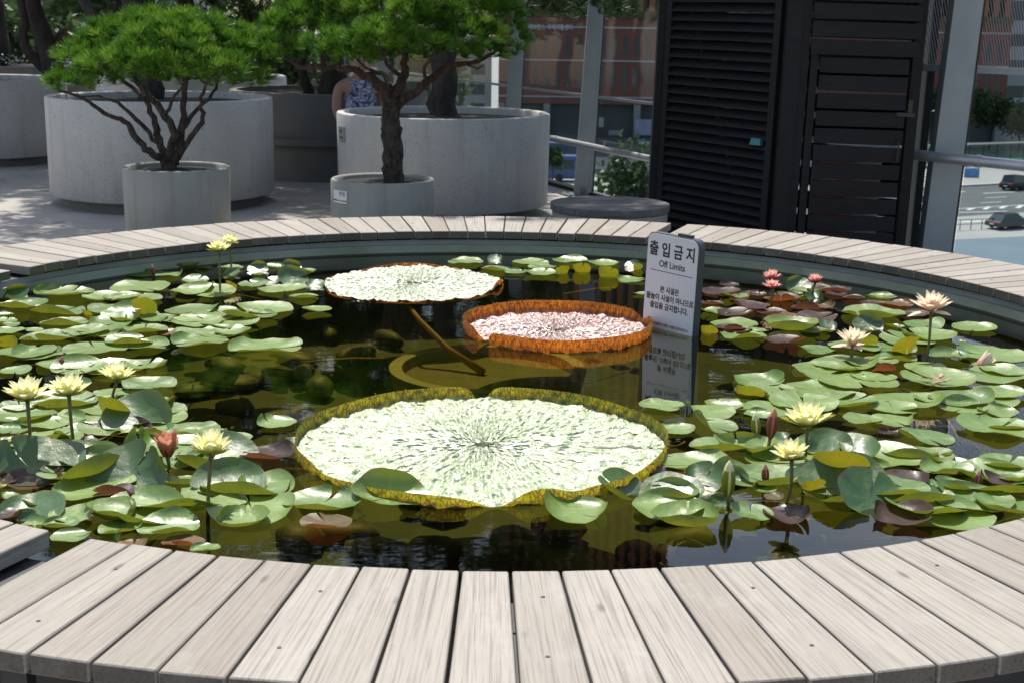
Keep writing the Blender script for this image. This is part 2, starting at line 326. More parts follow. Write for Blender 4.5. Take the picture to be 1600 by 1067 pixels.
# ------------------------------------------------------------------ plank bench around the pond
def bench(name, label, a0, a1, step):
    am = rad((a0+a1)/2); root = thing(name, label, 'bench', (CI.x+(RI+.2)*math.cos(am), CI.y+(RI+.2)*math.sin(am), 0), 0, 'plank benches round the pond')
    base = Vector(root.location)
    n = round((a1-a0)/step); st = (a1-a0)/n
    for k in range(n):
        gap = .0035+random.uniform(-.0012, .0018)
        am = rad(a0+(k+.5)*st); e = Vector((math.cos(am), math.sin(am))); sd = Vector((-e.y, e.x))
        # radial reach to the outer edge circle
        q = CI-CO; b = q.dot(e); ro = -b+math.sqrt(b*b-q.dot(q)+RO*RO)+random.uniform(-.004, .004); ri = RI-.012+random.uniform(-.003, .003)
        hi = ri*math.tan(rad(st)/2)-gap; ho = ro*math.tan(rad(st)/2)-gap; rm = (ri+ro)/2; zt = DECK+random.uniform(-.0012, .0012); zb = zt-.042
        cs = [(ri-rm, -hi), (ro-rm, -ho), (ro-rm, ho), (ri-rm, hi)]
        me = MB().hexa([(x, y, -.042) for x, y in cs], [(x, y, 0) for x, y in cs]).mesh('plank'); bevel(me, .0028, 1)
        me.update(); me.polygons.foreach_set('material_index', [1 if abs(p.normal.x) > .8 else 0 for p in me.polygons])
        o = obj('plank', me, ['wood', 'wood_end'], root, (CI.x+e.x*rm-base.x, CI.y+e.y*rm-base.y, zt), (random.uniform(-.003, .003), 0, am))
        if k % 4 == 1:
            for xx in (ri-rm+.14, ro-rm-.13): MB().lathe([(.0001, .0012), (.0042, .0012), (.0048, 0)], 8, c=(xx, random.uniform(-.012, .012), 0)).build('nail', 'darkmetal', o)
    sm = MB(); m_ = 14
    for rr in (RI+.18, RI+.42):
        ps = []
        for k in range(m_+1):
            a = rad(a0+.5+(a1-a0-1)*k/m_); ps.append((CI.x+rr*math.cos(a)-base.x, CI.y+rr*math.sin(a)-base.y, .397 if rr > RI+.3 else .4035))
        for p, q in zip(ps, ps[1:]): sm.beam((*p[:2], DECK-.062), (*q[:2], DECK-.062), .05, .035)
    sm.build('support_rail', 'steel_and_shade', root)
    tm = MB(); nn = 24; vs = []  # added sheet under the planks, blocks light so their gaps read dark
    for rr, zz in ((RI+.05, .402), (RO-.06, .402), (RO-.06, .398), (RI+.05, .398)):
        for k in range(nn+1): a = rad(a0+.3+(a1-a0-.6)*k/nn); vs.append((CI.x+rr*math.cos(a)-base.x, CI.y+rr*math.sin(a)-base.y, zz))
    tm.add(vs, [(i*(nn+1)+k, ((i+1) % 4)*(nn+1)+k, ((i+1) % 4)*(nn+1)+k+1, i*(nn+1)+k+1) for i in range(4) for k in range(nn)]); tm.build('added_gap_blocker', 'steel_and_shade', root)
    lm = 3+int((a1-a0)/25)
    for k in range(lm):
        a = rad(a0+3+(a1-a0-6)*k/(lm-1)); e = Vector((math.cos(a), math.sin(a))); c = e*(RI+.42)+CI-base.xy
        MB().beam((c.x, c.y, 0), (c.x, c.y, DECK-.08), .05, .05).build('leg', 'steel_and_shade', root)
    return root
bench('plank_bench', 'curved plank bench between the potted pines and the pond', 70.7, 153.0, 2.35)
bench('plank_bench', 'curved plank bench in front of the black louvred cabin, right of the sign', 4.0, 69.0, 2.35)
bench('plank_bench', 'curved plank bench with wide pale boards along the near rim of the pond', -110.7, 2.4, 2.53)
bench('plank_bench', 'short plank bench behind the yellow lilies at the left rim', 155.4, 246.7, 2.45)

# ------------------------------------------------------------------ under water: stones, tub
TUBZ = .10
tc_ = at_z(762, 573, TUBZ); tr_ = span(308, tc_)/2
tub = thing('submerged_tub', 'round tub lying under water, giant lily stem rooted in it', 'tub', (tc_.x, tc_.y, -.098))
autosmooth(MB().lathe([(tr_*.9, 0), (tr_, TUBZ+.09), (tr_, TUBZ+.098), (tr_*.87, TUBZ+.098), (tr_*.85, TUBZ+.06), (tr_*.8, .005)], 64).build('wall', M('tub_clay', (.36, .29, .14), .7, (.29, .23, .11), 5), tub))
MB().disc(tr_*.846, TUBZ+.055, 64).build('soil', M('tub_silt', (.21, .165, .075), .9, (.16, .12, .055), 7, 20, .5, .02), tub)
for k in range(46):
    if k < 18: px, py = random.uniform(270, 600), random.uniform(545, 700)
    elif k < 30: px, py = random.uniform(420, 760), random.uniform(480, 560)
    else: px, py = random.uniform(440, 1100), random.uniform(780, 880)
    p = at_z(px, py, -.06)
    if (p.xy-CI).length > RI-.15 or (p.xy-tc_.xy).length < tr_+.12: continue
    bm = bmesh.new(); bmesh.ops.create_icosphere(bm, subdivisions=2, radius=1)
    s = (random.uniform(.07, .14), random.uniform(.05, .1), random.uniform(.035, .06))
    for v in bm.verts: v.co = Vector((v.co.x*s[0], v.co.y*s[1], v.co.z*s[2]))*(1+.12*math.sin(5*v.co.x+k)*math.cos(4*v.co.y))
    me = bpy.data.meshes.new('pond_stone'); bm.to_mesh(me); bm.free(); me.polygons.foreach_set('use_smooth', [True]*len(me.polygons))
    tag(obj('pond_stone', me, 'stone', None, (p.x, p.y, -.1+s[2]*.8), (0, 0, random.uniform(0, 6))), 'rounded brown stone lying on the bottom of the pond', 'stone', 'stones on the pond bottom')

# ------------------------------------------------------------------ lily pads
DIRS = {'n': -PI/2, 'f': PI/2, 'l': PI, 'r': 0}
def pad_mesh(r, kind, bends, notch, seed):
    rg = random.Random(seed); na, nr = 44, 8; g = rad(rg.uniform(2.5, 8)); vs = [(0, 0, 0)]; vein = [0.8]; edge = [0]; eb = rg.uniform(.1, 1)
    ph = [rg.uniform(0, 6.28) for _ in range(4)]; k1, k2 = rg.choice((2, 3)), rg.choice((5, 6, 7))
    el = rg.uniform(.94, 1.0); amp = r*rg.uniform(.02, .065); cup = {'c': .30, 'p': .12}.get(kind, rg.uniform(.01, .12))*r
    for i in range(1, nr+1):
        rho = i/nr
        for j in range(na):
            t = notch+g*(.35+.65*rho)+(2*PI-2*g*(.35+.65*rho))*j/(na-1)
            e = 1+.02*math.sin(3*t+ph[0])+.012*math.sin(7*t+ph[1])
            dn = min(abs(t-notch), abs(2*PI-(t-notch))); e *= 1-.10*math.exp(-(dn/.16)**2)
            x = rho*e*math.cos(t); y = rho*e*math.sin(t)*el
            z = (amp*math.sin(k1*t+ph[2])+amp*.4*math.sin(k2*t+ph[3]))*rho**2+cup*rho**3+.006*r*math.cos(16*t)*rho
            z -= .02*r*math.exp(-(rho/.2)**2)
            vs.append((x, y, z/r)); vein.append(max(0, math.cos(8*t))**8*(1-rho*.7)*.9); edge.append((1 if i == nr else 0)*eb*(.5+.5*math.sin(3*t+ph[1])*math.sin(11*t+ph[0])))
    out = []
    for x, y, z in vs:
        for a, u0, A in bends:
            ca, sa = math.cos(a), math.sin(a); u = x*ca+y*sa; v = -x*sa+y*ca
            if u > u0:
                kp = A/(1-u0); s = u-u0; u2 = u0+math.sin(kp*s)/kp-z*math.sin(kp*s); z = (1-math.cos(kp*s))/kp+z*math.cos(kp*s)
                x, y = u2*ca-v*sa, u2*sa+v*ca
        out.append((x*r, y*r, z*r))
    fs = [(0, 1+j, 2+j) for j in range(na-1)]
    for i in range(nr-1):
        for j in range(na-1): a = 1+i*na+j; fs.append((a, a+na, a+na+1, a+1))
    mb = MB(); mb.add(out, fs); me = mb.mesh('lily_pad', True)
    at = me.attributes.new('vein', 'FLOAT', 'POINT'); at.data.foreach_set('value', vein); at = me.attributes.new('edge', 'FLOAT', 'POINT'); at.data.foreach_set('value', edge)
    return me
PADN = [0]
LOOK = {'g': 'flat green lily pad', 'l': 'pale green lily pad', 'e': 'green lily pad with curled-up edge', 'd': 'deep green upright lily pad', 'p': 'dark purple lily pad', 'o': 'rust-brown lily pad',
        'y': 'tipped-up lily pad with yellow underside', 'c': 'cupped green lily pad'}
PADS = []; ANCH = []
def pad(px, py, wpx, code, where):
    PADN[0] += 1; k = PADN[0]; rg = random.Random(k*31+5)
    kind = code[0]; r = .5
    c = at_z(px, py, WATER+.006); r = span(wpx, c)/2
    bends = []
    for ch in code[1:]:
        st = ch.isupper(); a = DIRS[ch.lower()]+rg.uniform(-.35, .35)
        bends.append((a, rg.uniform(-.05, .15) if st else rg.uniform(.3, .5), rg.uniform(1.5, 2.1) if st else rg.uniform(.8, 1.4)))
    if len(code) == 1 and kind in 'gpo' and rg.random() < .85: bends.append((rg.uniform(0, 6.28), rg.uniform(.1, .55), rg.uniform(.4, 1.2)))
    if kind in 'lg' and rg.random() < .45: bends.append((rg.uniform(0, 6.28), rg.uniform(.6, .75), rg.uniform(.5, 1.1)))
    if py > 690 and kind in 'glpc': bends.append((rg.uniform(0, 6.28), rg.uniform(.1, .5), rg.uniform(.4, 1.0)))
    tl = Vector((rg.uniform(-.05, .05), rg.uniform(-.05, .05)))
    if kind == 'y': tl = Vector((-rg.uniform(.75, 1.05), rg.uniform(-.25, .25))); r *= .9; bends += [(rg.choice((0, PI))+rg.uniform(-.3, .3), 0.0, rg.uniform(.6, 1.1))]
    if kind == 'd': tl = Vector((rg.uniform(.32, .6), rg.uniform(-.3, .3))); bends.append((rg.uniform(0, 6.28), .1, rg.uniform(.5, 1.1)))
    me = pad_mesh(r, kind, bends, rg.uniform(0, 6.28), k)
    R = Matrix.Rotation(tl.x, 4, 'X') @ Matrix.Rotation(tl.y, 4, 'Y'); me.transform(R)
    if kind not in 'yd':                     # a floating pad rests on the water with most of its blade
        zz = sorted(v.co.z for v in me.vertices); z0 = zz[int(len(zz)*.42)]
        for v in me.vertices:
            if v.co.z < z0: v.co.z = z0+(v.co.z-z0)*.06
    zs = [v.co.z for v in me.vertices]; zc = (min(zs)+max(zs))/2; lowz = min(zs)
    lift = WATER+.0025+.0028*(k % 4)-lowz
    if kind in 'yd': lift -= .02; c = at_z(px, py, lift+zc)
    if (c.xy-CI).length > RI-.05-r*.4: pass
    lookk = 'e' if kind in 'gl' and len(code) > 1 else kind
    mt = {'g': 'pad_g', 'l': 'pad_l', 'p': 'pad_p', 'o': 'pad_o', 'y': 'pad_y', 'c': 'pad_l', 'd': 'pad_d'}[kind]
    o = obj('lily_pad', me, mt, None, (c.x, c.y, lift))
    PADS.append((o, lookk, wpx/F*(c-CAMP).dot(fw), c.copy())); return o
def pads(where, sc, ox, oy, txt):
    for ln in txt.split(','):
        q = ln.split(); 
        if len(q) == 4: pad(ox+float(q[0])/sc, oy+float(q[1])/sc, float(q[2])/sc, q[3], where)
pads('near the two tall yellow blooms at the far left rim', 3.2, 0, 340, '''60 385 190 df,60 405 150 g,315 385 310 ll,700 345 295 l,705 285 130 gf,845 288 165 gr,935 250 130 cn,1025 250 75 gn,975 313 135 g,680 408 265 l,
715 450 150 y,290 468 270 gn,560 455 240 g,430 480 70 y,1030 375 300 l,970 462 285 gr,1320 460 290 l,1130 492 300 g,1155 255 130 l,1160 280 90 dn,1290 250 105 df,1375 245 100 gf,1455 243 105 df,1540 262 85 g,
1465 295 160 df,1265 335 150 ef,1370 318 95 d,1150 340 80 y,1520 395 150 en,1575 335 100 d,1585 465 150 l,30 480 75 g,25 515 120 l,40 540 120 g,50 572 160 l,320 527 240 gn,170 562 90 l,240 603 270 gn,430 575 235 l,560 592 170 g,
640 507 190 gn,800 507 200 gr,720 567 235 gn,848 572 120 o,970 577 215 l,1145 579 135 l,1000 624 290 gl,740 637 220 g,475 655 325 l,190 685 260 gl,40 622 110 y,75 762 165 l,1325 650 385 l'''.replace('ef', 'gf').replace('en', 'gn'))
pads('below the yellow and salmon blooms at the near left bench', 2.964, 0, 540, '''320 190 220 gf,690 187 250 g,520 212 170 l,100 285 215 gr,370 262 140 l,205 368 215 l,265 412 240 gn,320 338 160 g,40 362 140 l,60 395 170 g,130 455 180 y,
512 300 215 y,700 272 230 gr,725 342 285 l,560 395 300 pf,430 445 140 pl,890 392 260 gl,1090 430 155 l,50 512 155 g,430 543 335 lf,690 472 290 gL,870 543 230 g,165 618 285 p,685 590 200 gL,850 632 185 gn,
530 690 210 pN,715 705 215 dR,1000 645 120 oR,1230 652 280 ll,1240 512 280 pn,170 717 190 gn,40 695 100 gl,28 625 110 pL,340 788 220 l,530 777 300 cr,560 845 210 g,780 842 295 gn,880 765 150 l,1080 727 165 g,1105 812 300 cl,
950 942 140 g,330 892 190 gf,515 892 135 d,160 832 150 g,50 785 150 p,280 835 170 gn,850 905 200 on,1275 355 195 ll,20 450 120 g,620 930 150 o,110 800 130 d''')
pads('touching the near edge of the big green giant pad', 2.58, 440, 560, '''165 582 325 gn,430 560 320 gF,180 667 210 on,1180 612 320 lr,1368 512 215 dn,1530 192 155 l,50 340 90 d''')
pads('along the far rim behind the red-rimmed giant pad', 4.444, 700, 380, '''575 132 260 l,655 167 200 g,650 213 250 l,845 127 250 gf,1085 142 230 l,340 182 240 gn,120 132 250 l,330 108 110 d,925 180 150 y,1110 205 165 y,1280 152 110 d,1320 168 80 y,1265 253 210 l,1340 352 110 g,470 202 160 g,800 190 120 y''')
pads('beside the pink blooms between the sign and the right rim', 2.963, 1060, 390, '''200 197 180 p,235 165 95 p,300 228 130 oR,330 268 185 pl,350 205 120 p,470 235 150 oN,590 278 135 pN,680 270 115 oR,630 215 120 dR,730 207 95 p,810 227 105 p,900 257 130 p,1020 250 150 o,940 222 150 g,550 160 125 df,640 322 190 p,
430 290 150 p,150 250 120 pn,170 290 150 g,500 315 140 o''')
pads('around the peach blooms by the right rim', 2.963, 1060, 390, '''260 342 220 l,300 397 215 gn,370 377 100 l,520 368 255 cn,690 352 95 dr,140 375 95 y,900 302 290 ln,880 333 140 dn,1000 352 90 g,1140 347 190 g,1150 403 280 ll,1100 307 150 p,1370 362 205 l,640 462 180 g,790 535 350 lr,830 612 370 l,650 648 370 l,
1010 503 190 gn,1140 545 190 l,1250 497 190 g,1440 483 330 ll,1480 582 320 l,1200 602 340 l,1480 667 250 l,1060 702 360 lr,780 702 290 g,580 712 320 l,330 667 165 gn,250 717 260 l,1170 690 165 l,1310 427 42 g,935 565 150 oN,870 430 120 yn,1060 450 170 y''')
pads('under the two yellow blooms at the near right bench', 2.667, 1000, 600, '''90 95 190 l,285 122 225 ll,350 92 165 g,450 38 150 y,1340 102 205 lf,490 132 115 gf,150 185 160 l,300 175 215 gL,440 270 270 cf,590 222 85 d,855 228 205 l,930 147 165 l,1055 155 195 lr,1035 205 90 pF,1190 218 235 gl,1480 182 310 l,1490 117 170 l,
790 255 190 d,835 350 270 y,940 328 115 g,262 385 185 dl,385 385 150 dr,110 365 150 p,130 462 230 cn,200 572 310 cn,460 542 195 gl,510 432 120 g,630 548 235 pr,690 392 180 dn,725 425 120 y,960 450 315 dn,1110 402 215 p,1085 552 290 pl,1275 360 220 gn,1225 305 70 y,1280 305 70 y,
1300 425 190 g,1475 408 160 pl,1300 545 350 l,1520 505 270 gn,1530 335 240 l,1560 402 130 g,30 372 70 d,60 425 130 gn,340 492 120 d,560 475 90 o''')

frg = random.Random(99)
def fill(poly, n, codes, wmin, wmax):
    xs = [p[0] for p in poly]; ys = [p[1] for p in poly]; made = 0; tries = 0
    while made < n and tries < n*40:
        tries += 1; x, y = frg.uniform(min(xs), max(xs)), frg.uniform(min(ys), max(ys))
        ins = False; j = len(poly)-1
        for i in range(len(poly)):
            if (poly[i][1] > y) != (poly[j][1] > y) and x < (poly[j][0]-poly[i][0])*(y-poly[i][1])/(poly[j][1]-poly[i][1])+poly[i][0]: ins = not ins
            j = i
        if not ins: continue
        c = at_z(x, y, WATER)
        if any((q[3].xy-c.xy).length < q[2]*.33 for q in PADS): continue
        gc = at_z(754, 692, WATER)
        if (c.xy-gc.xy).length < span(566, gc)/2+.09: continue
        wd = frg.uniform(wmin, wmax)*F/((c-CAMP).dot(fw)); pad(x, y, wd, frg.choice(codes), ''); made += 1
fill([(0, 455), (150, 440), (330, 430), (480, 440), (430, 500), (330, 570), (120, 590), (0, 600)], 20, ['g', 'l', 'gn', 'gr'], .18, .26)
fill([(0, 620), (120, 590), (260, 600), (300, 680), (420, 730), (430, 800), (330, 840), (200, 850), (100, 830), (0, 800)], 26, ['g', 'l', 'gn', 'g', 'l', 'dn'], .19, .27)
fill([(1110, 455), (1300, 440), (1340, 500), (1300, 540), (1130, 530)], 10, ['p', 'o', 'pn', 'g'], .12, .18)
fill([(1250, 560), (1400, 500), (1560, 540), (1600, 600), (1600, 680), (1450, 670), (1200, 640), (1060, 650), (1120, 620)], 16, ['l', 'g', 'l', 'gr'], .17, .24)
fill([(1030, 700), (1200, 690), (1400, 700), (1560, 720), (1600, 790), (1450, 815), (1300, 790), (1240, 770), (1030, 800)], 22, ['g', 'gn', 'l', 'dn', 'l'], .18, .26)

# ------------------------------------------------------------------ giant pads
def vict_mat(name, a, b, vein, rough, bstr):
    m, nt, bs, out = new_mat(name); L = nt.links; bs.inputs['Roughness'].default_value = rough; bs.inputs['Specular IOR Level'].default_value = 1.0; bs.inputs['Coat Weight'].default_value = 1; bs.inputs['Coat Roughness'].default_value = rough; bs.inputs['IOR'].default_value = 1.6; bs.inputs['Coat IOR'].default_value = 1.7
    uv = N(nt, 'UVMap'); uv.uv_map = 'polar'
    mp = N(nt, 'Mapping'); mp.inputs['Scale'].default_value = (13, 5, 1); L.new(uv.outputs[0], mp.inputs[0])
    co = coords(nt); big = noise(nt, co, 3.5, 4)
    v = N(nt, 'TexVoronoi', feature='SMOOTH_F1'); v.inputs['Scale'].default_value = 3.2; L.new(mp.outputs[0], v.inputs['Vector'])
    n2 = noise(nt, co, 55, 3, .6)
    h = N(nt, 'Math', operation='MULTIPLY_ADD'); L.new(n2, h.inputs[0]); h.inputs[1].default_value = .45; L.new(v.outputs['Distance'], h.inputs[2])
    c = mixc(nt, ramp(nt, big, (.35, 0), (.7, 1)), a, b)
    c = mixc(nt, ramp(nt, v.outputs['Distance'], (.05, .0), (.62, .55)), c, vein); L.new(c, bs.inputs['Base Color'])
    b_ = bump(nt, bs, h.outputs[0], bstr, .03); nt.links.new(b_.outputs[0], bs.inputs['Coat Normal']); return m
def rim_mat(name, outer, inner_lo, inner_hi, vein):
    m, nt, bs, out = new_mat(name); L = nt.links; geo = N(nt, 'NewGeometry'); bs.inputs['Roughness'].default_value = .5
    uv = N(nt, 'UVMap'); uv.uv_map = 'polar'; sx = N(nt, 'SeparateXYZ'); L.new(uv.outputs[0], sx.inputs[0])
    mp = N(nt, 'Mapping'); mp.inputs['Scale'].default_value = (150, .8, 1); L.new(uv.outputs[0], mp.inputs[0])
    v = N(nt, 'TexVoronoi', feature='DISTANCE_TO_EDGE'); v.inputs['Scale'].default_value = 1.7; L.new(mp.outputs[0], v.inputs['Vector'])
    ve = ramp(nt, v.outputs['Distance'], (.035, 1), (.11, 0))
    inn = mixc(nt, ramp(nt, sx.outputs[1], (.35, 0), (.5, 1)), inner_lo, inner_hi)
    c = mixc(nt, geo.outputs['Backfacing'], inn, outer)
    vf = N(nt, 'Math', operation='MULTIPLY'); L.new(ve, vf.inputs[0]); vf.inputs[1].default_value = .85
    c = mixc(nt, vf.outputs[0], c, vein); L.new(c, bs.inputs['Base Color'])
    tr = N(nt, 'BsdfTranslucent'); tcol = mixc(nt, vf.outputs[0], mixc(nt, ramp(nt, sx.outputs[1], (.3, 0), (.5, 1)), tuple(x*.6 for x in outer), outer), vein); L.new(tcol, tr.inputs[0])
    mx = N(nt, 'MixShader'); mx.inputs[0].default_value = .5; L.new(bs.outputs[0], mx.inputs[1]); L.new(tr.outputs[0], mx.inputs[2]); L.new(mx.outputs[0], out.inputs[0])
    bump(nt, bs, v.outputs['Distance'], .5, .006)
    return m
def giant(label, px, py, wpx, hfun, mats, rfun, spine=True, tilt=(0, 0), zf=None):
    c = at_z(px, py, WATER+.012); R = span(wpx, c)/2
    root = thing('giant_lily_pad', label, 'lily pad', (c.x, c.y, WATER+.006), 0, None); root.rotation_euler = (tilt[0], tilt[1], 0)
    na, nr = 192, 26; vs = [(0, 0, .004)]; uvs = [(0, 0)]
    for i in range(1, nr+1):
        rho = i/nr
        for j in range(na):
            t = 2*PI*j/na; q = R*rho*rfun(t, rho)
            z = .004*math.sin(22*t+6*rho*3)*rho + RNG.normal(0, .0026)
            if zf: z += zf(t, rho)*R
            vs.append((q*math.cos(t), q*math.sin(t), z)); uvs.append((j/na*3, rho))
    fs = [(0, 1+j, 1+(j+1) % na) for j in range(na)]
    for i in range(nr-1):
        for j in range(na): a = 1+i*na+j; b = 1+i*na+(j+1) % na; fs.append((a, a+na, b+na, b))
    mb = MB(); mb.add(vs, fs); me = mb.mesh('blade', True); ul = me.uv_layers.new(name='polar')
    for lp in me.loops: ul.data[lp.index].uv = uvs[lp.vertex_index]
    obj('blade', me, mats[0], root)
    n2 = 480; rows = 6; vs = []; uvs = []; fs = []
    for i in range(rows+1):
        f = i/rows
        for j in range(n2+1):
            t = 2*PI*j/n2; h = hfun(t); q = R*rfun(t, 1)*(1+.012*f)+.0045*math.cos(t*58)*math.sin(PI*min(1, f*1.2))+.006*f*math.sin(7*t)
            z0 = (zf(t, 1)*R if zf else 0)
            vs.append((q*math.cos(t), q*math.sin(t), z0-.006+h*f)); uvs.append((j/n2, f))
    for i in range(rows):
        for j in range(n2): a = i*(n2+1)+j; fs.append((a+1, a, a+n2+1, a+n2+2))
    mb = MB(); mb.add(vs, fs); me = mb.mesh('rim', True); ul = me.uv_layers.new(name='polar')
    for lp in me.loops: ul.data[lp.index].uv = uvs[lp.vertex_index]
    obj('rim', me, mats[1], root)
    if spine:
        mb = MB()
        for k in range(620):
            t = random.uniform(0, 2*PI); h = hfun(t)
            if h < .012: continue
            f = random.random()**.6; q = R*rfun(t, 1)*(1+.012*f); d = Vector((math.cos(t), math.sin(t), random.uniform(-.3, .3))); p = Vector((q*math.cos(t), q*math.sin(t), -.004+h*f)); L_ = random.uniform(.006, .013)
            s = Vector((-math.sin(t), math.cos(t), 0))*.0013; u = Vector((0, 0, .0013)); mb.add([p-s-u, p+s-u, p+u, p+d*L_], [(0, 1, 3), (1, 2, 3), (2, 0, 3)])
        stuff(mb.build('spine', MAT['spine'], root))
    return root, R
MAT['spine'] = M('spine', (.55, .36, .10), .6)
def dip(t, a, wd): d = (t-a+PI) % (2*PI)-PI; return math.exp(-(d/wd)**2)
def h_big(t):
    h = .045*(1-dip(t, rad(92), .07))*(1-.95*dip(t, rad(-85), .11))
    h *= 1-.35*dip(t, rad(-115), .35)-.3*dip(t, rad(-140), .12)+.12*math.sin(9*t)*(1 if math.sin(t) < 0 else .15)-.35*dip(t, rad(-62), .10)
    return max(.003, h)
def r_big(t, rho):
    return 1-.07*rho**8*dip(t, rad(92), .035)-.02*rho**4*dip(t, rad(-85), .1)+.012*math.sin(2*t+1)*rho+.01*rho**6*math.sin(6*t)*(1 if math.sin(t) < 0 else .2)
MAT['v_green'] = vict_mat('giant_pad_green', (.33, .42, .20), (.38, .46, .25), (.20, .30, .11), .44, 1)
MAT['v_red'] = vict_mat('giant_pad_red', (.36, .21, .18), (.28, .20, .18), (.30, .07, .035), .42, 1.0)
MAT['v_pale'] = vict_mat('giant_pad_pale', (.34, .42, .25), (.40, .46, .31), (.22, .29, .14), .44, 1)
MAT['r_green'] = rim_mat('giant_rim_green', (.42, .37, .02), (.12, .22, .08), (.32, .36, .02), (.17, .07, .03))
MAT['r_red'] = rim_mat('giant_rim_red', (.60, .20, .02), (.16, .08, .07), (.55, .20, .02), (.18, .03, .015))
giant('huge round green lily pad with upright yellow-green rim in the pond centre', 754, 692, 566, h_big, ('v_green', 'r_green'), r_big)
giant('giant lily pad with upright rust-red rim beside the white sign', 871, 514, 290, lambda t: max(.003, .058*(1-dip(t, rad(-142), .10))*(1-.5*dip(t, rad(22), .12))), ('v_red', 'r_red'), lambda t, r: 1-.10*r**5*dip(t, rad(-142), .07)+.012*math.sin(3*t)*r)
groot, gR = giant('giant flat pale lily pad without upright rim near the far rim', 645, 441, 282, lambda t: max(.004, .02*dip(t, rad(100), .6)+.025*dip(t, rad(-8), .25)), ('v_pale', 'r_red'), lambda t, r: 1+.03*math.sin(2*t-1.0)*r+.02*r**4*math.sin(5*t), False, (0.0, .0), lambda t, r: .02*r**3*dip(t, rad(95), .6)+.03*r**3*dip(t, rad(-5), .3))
# stem of the flat giant pad, running down to the tub
p0 = at_z(632, 470, WATER-.01); p3 = Vector((tc_.x-.02, tc_.y+.02, TUBZ-.03)); p1 = at_z(655, 500, WATER-.06); p2 = at_z(700, 545, WATER-.17)
gl = Vector(groot.location)
MB().tube([p-gl for p in (p0, p1, p2, p3)], [.012, .012, .014, .018], 10).build('stem', 'stemr', groot, True)
for a, b in (((560, 470), (590, 440)), ((470, 566), (600, 560)), ((330, 460), (420, 470)), ((1290, 720), (1240, 735)), ((1420, 660), (1350, 610)), ((1480, 655), (1500, 690)), ((240, 500), (300, 480)), ((880, 460), (960, 450)), ((1070, 690), (1040, 700))):
    p, q = at_z(*a, WATER-.012), at_z(*b, WATER-.03); mid = (p+q)/2+Vector((random.uniform(-.05, .05), random.uniform(-.05, .05), .006))
    tag(MB().tube([p, mid, q], .004, 6).build('lily_stalk', 'stemr', None, True), 'thin reddish lily stalk floating just under the water surface', 'stalk', 'loose lily stalks in the water')

# ------------------------------------------------------------------ water lily blooms
def petal_mesh(name, Lp, Wp, curve, cup=.25):
    vs = []; run = []; n = 6
    for i in range(n+1):
        f = i/n; wd = Wp*(math.sin(PI*min(1, .12+f*.88))**.75)*(1-.25*f) if i < n else 0
        z = curve*Lp*(f**2); 
        for s in (-1, 0, 1): vs.append((f*Lp, s*wd/2, z+cup*Wp*(s*s)*math.sin(PI*f))); run.append(f)
    fs = []
    for i in range(n):
        for s in range(2): a = i*3+s; fs.append((a, a+1, a+4, a+3))
    mb = MB(); mb.add(vs, fs); me = mb.mesh(name, True); at = me.attributes.new('run', 'FLOAT', 'POINT'); at.data.foreach_set('value', run); return me
def bud_mesh(name, r, Lp, arc):
    vs = []; run = []; n = 8
    for i in range(n+1):
        f = i/n; q = r*math.sin(PI*(.10+.90*f))**.7 if i < n else 0
        for k in range(5): a = arc*(k/4-.5); vs.append((q*math.cos(a), q*math.sin(a), f*Lp)); run.append(f)
    fs = [(i*5+k, i*5+k+1, i*5+k+6, i*5+k+5) for i in range(n) for k in range(4)]
    mb = MB(); mb.add(vs, fs); me = mb.mesh(name, True); at = me.attributes.new('run', 'FLOAT', 'POINT'); at.data.foreach_set('value', run); return me
PM = {}
def pm(nm, mat, Wp=.30, curve=.10):
    k = (nm, mat, Wp, curve)
    if k not in PM: PM[k] = petal_mesh(nm, 1.0, Wp, curve); PM[k].materials.append(MAT[mat])
    return PM[k]
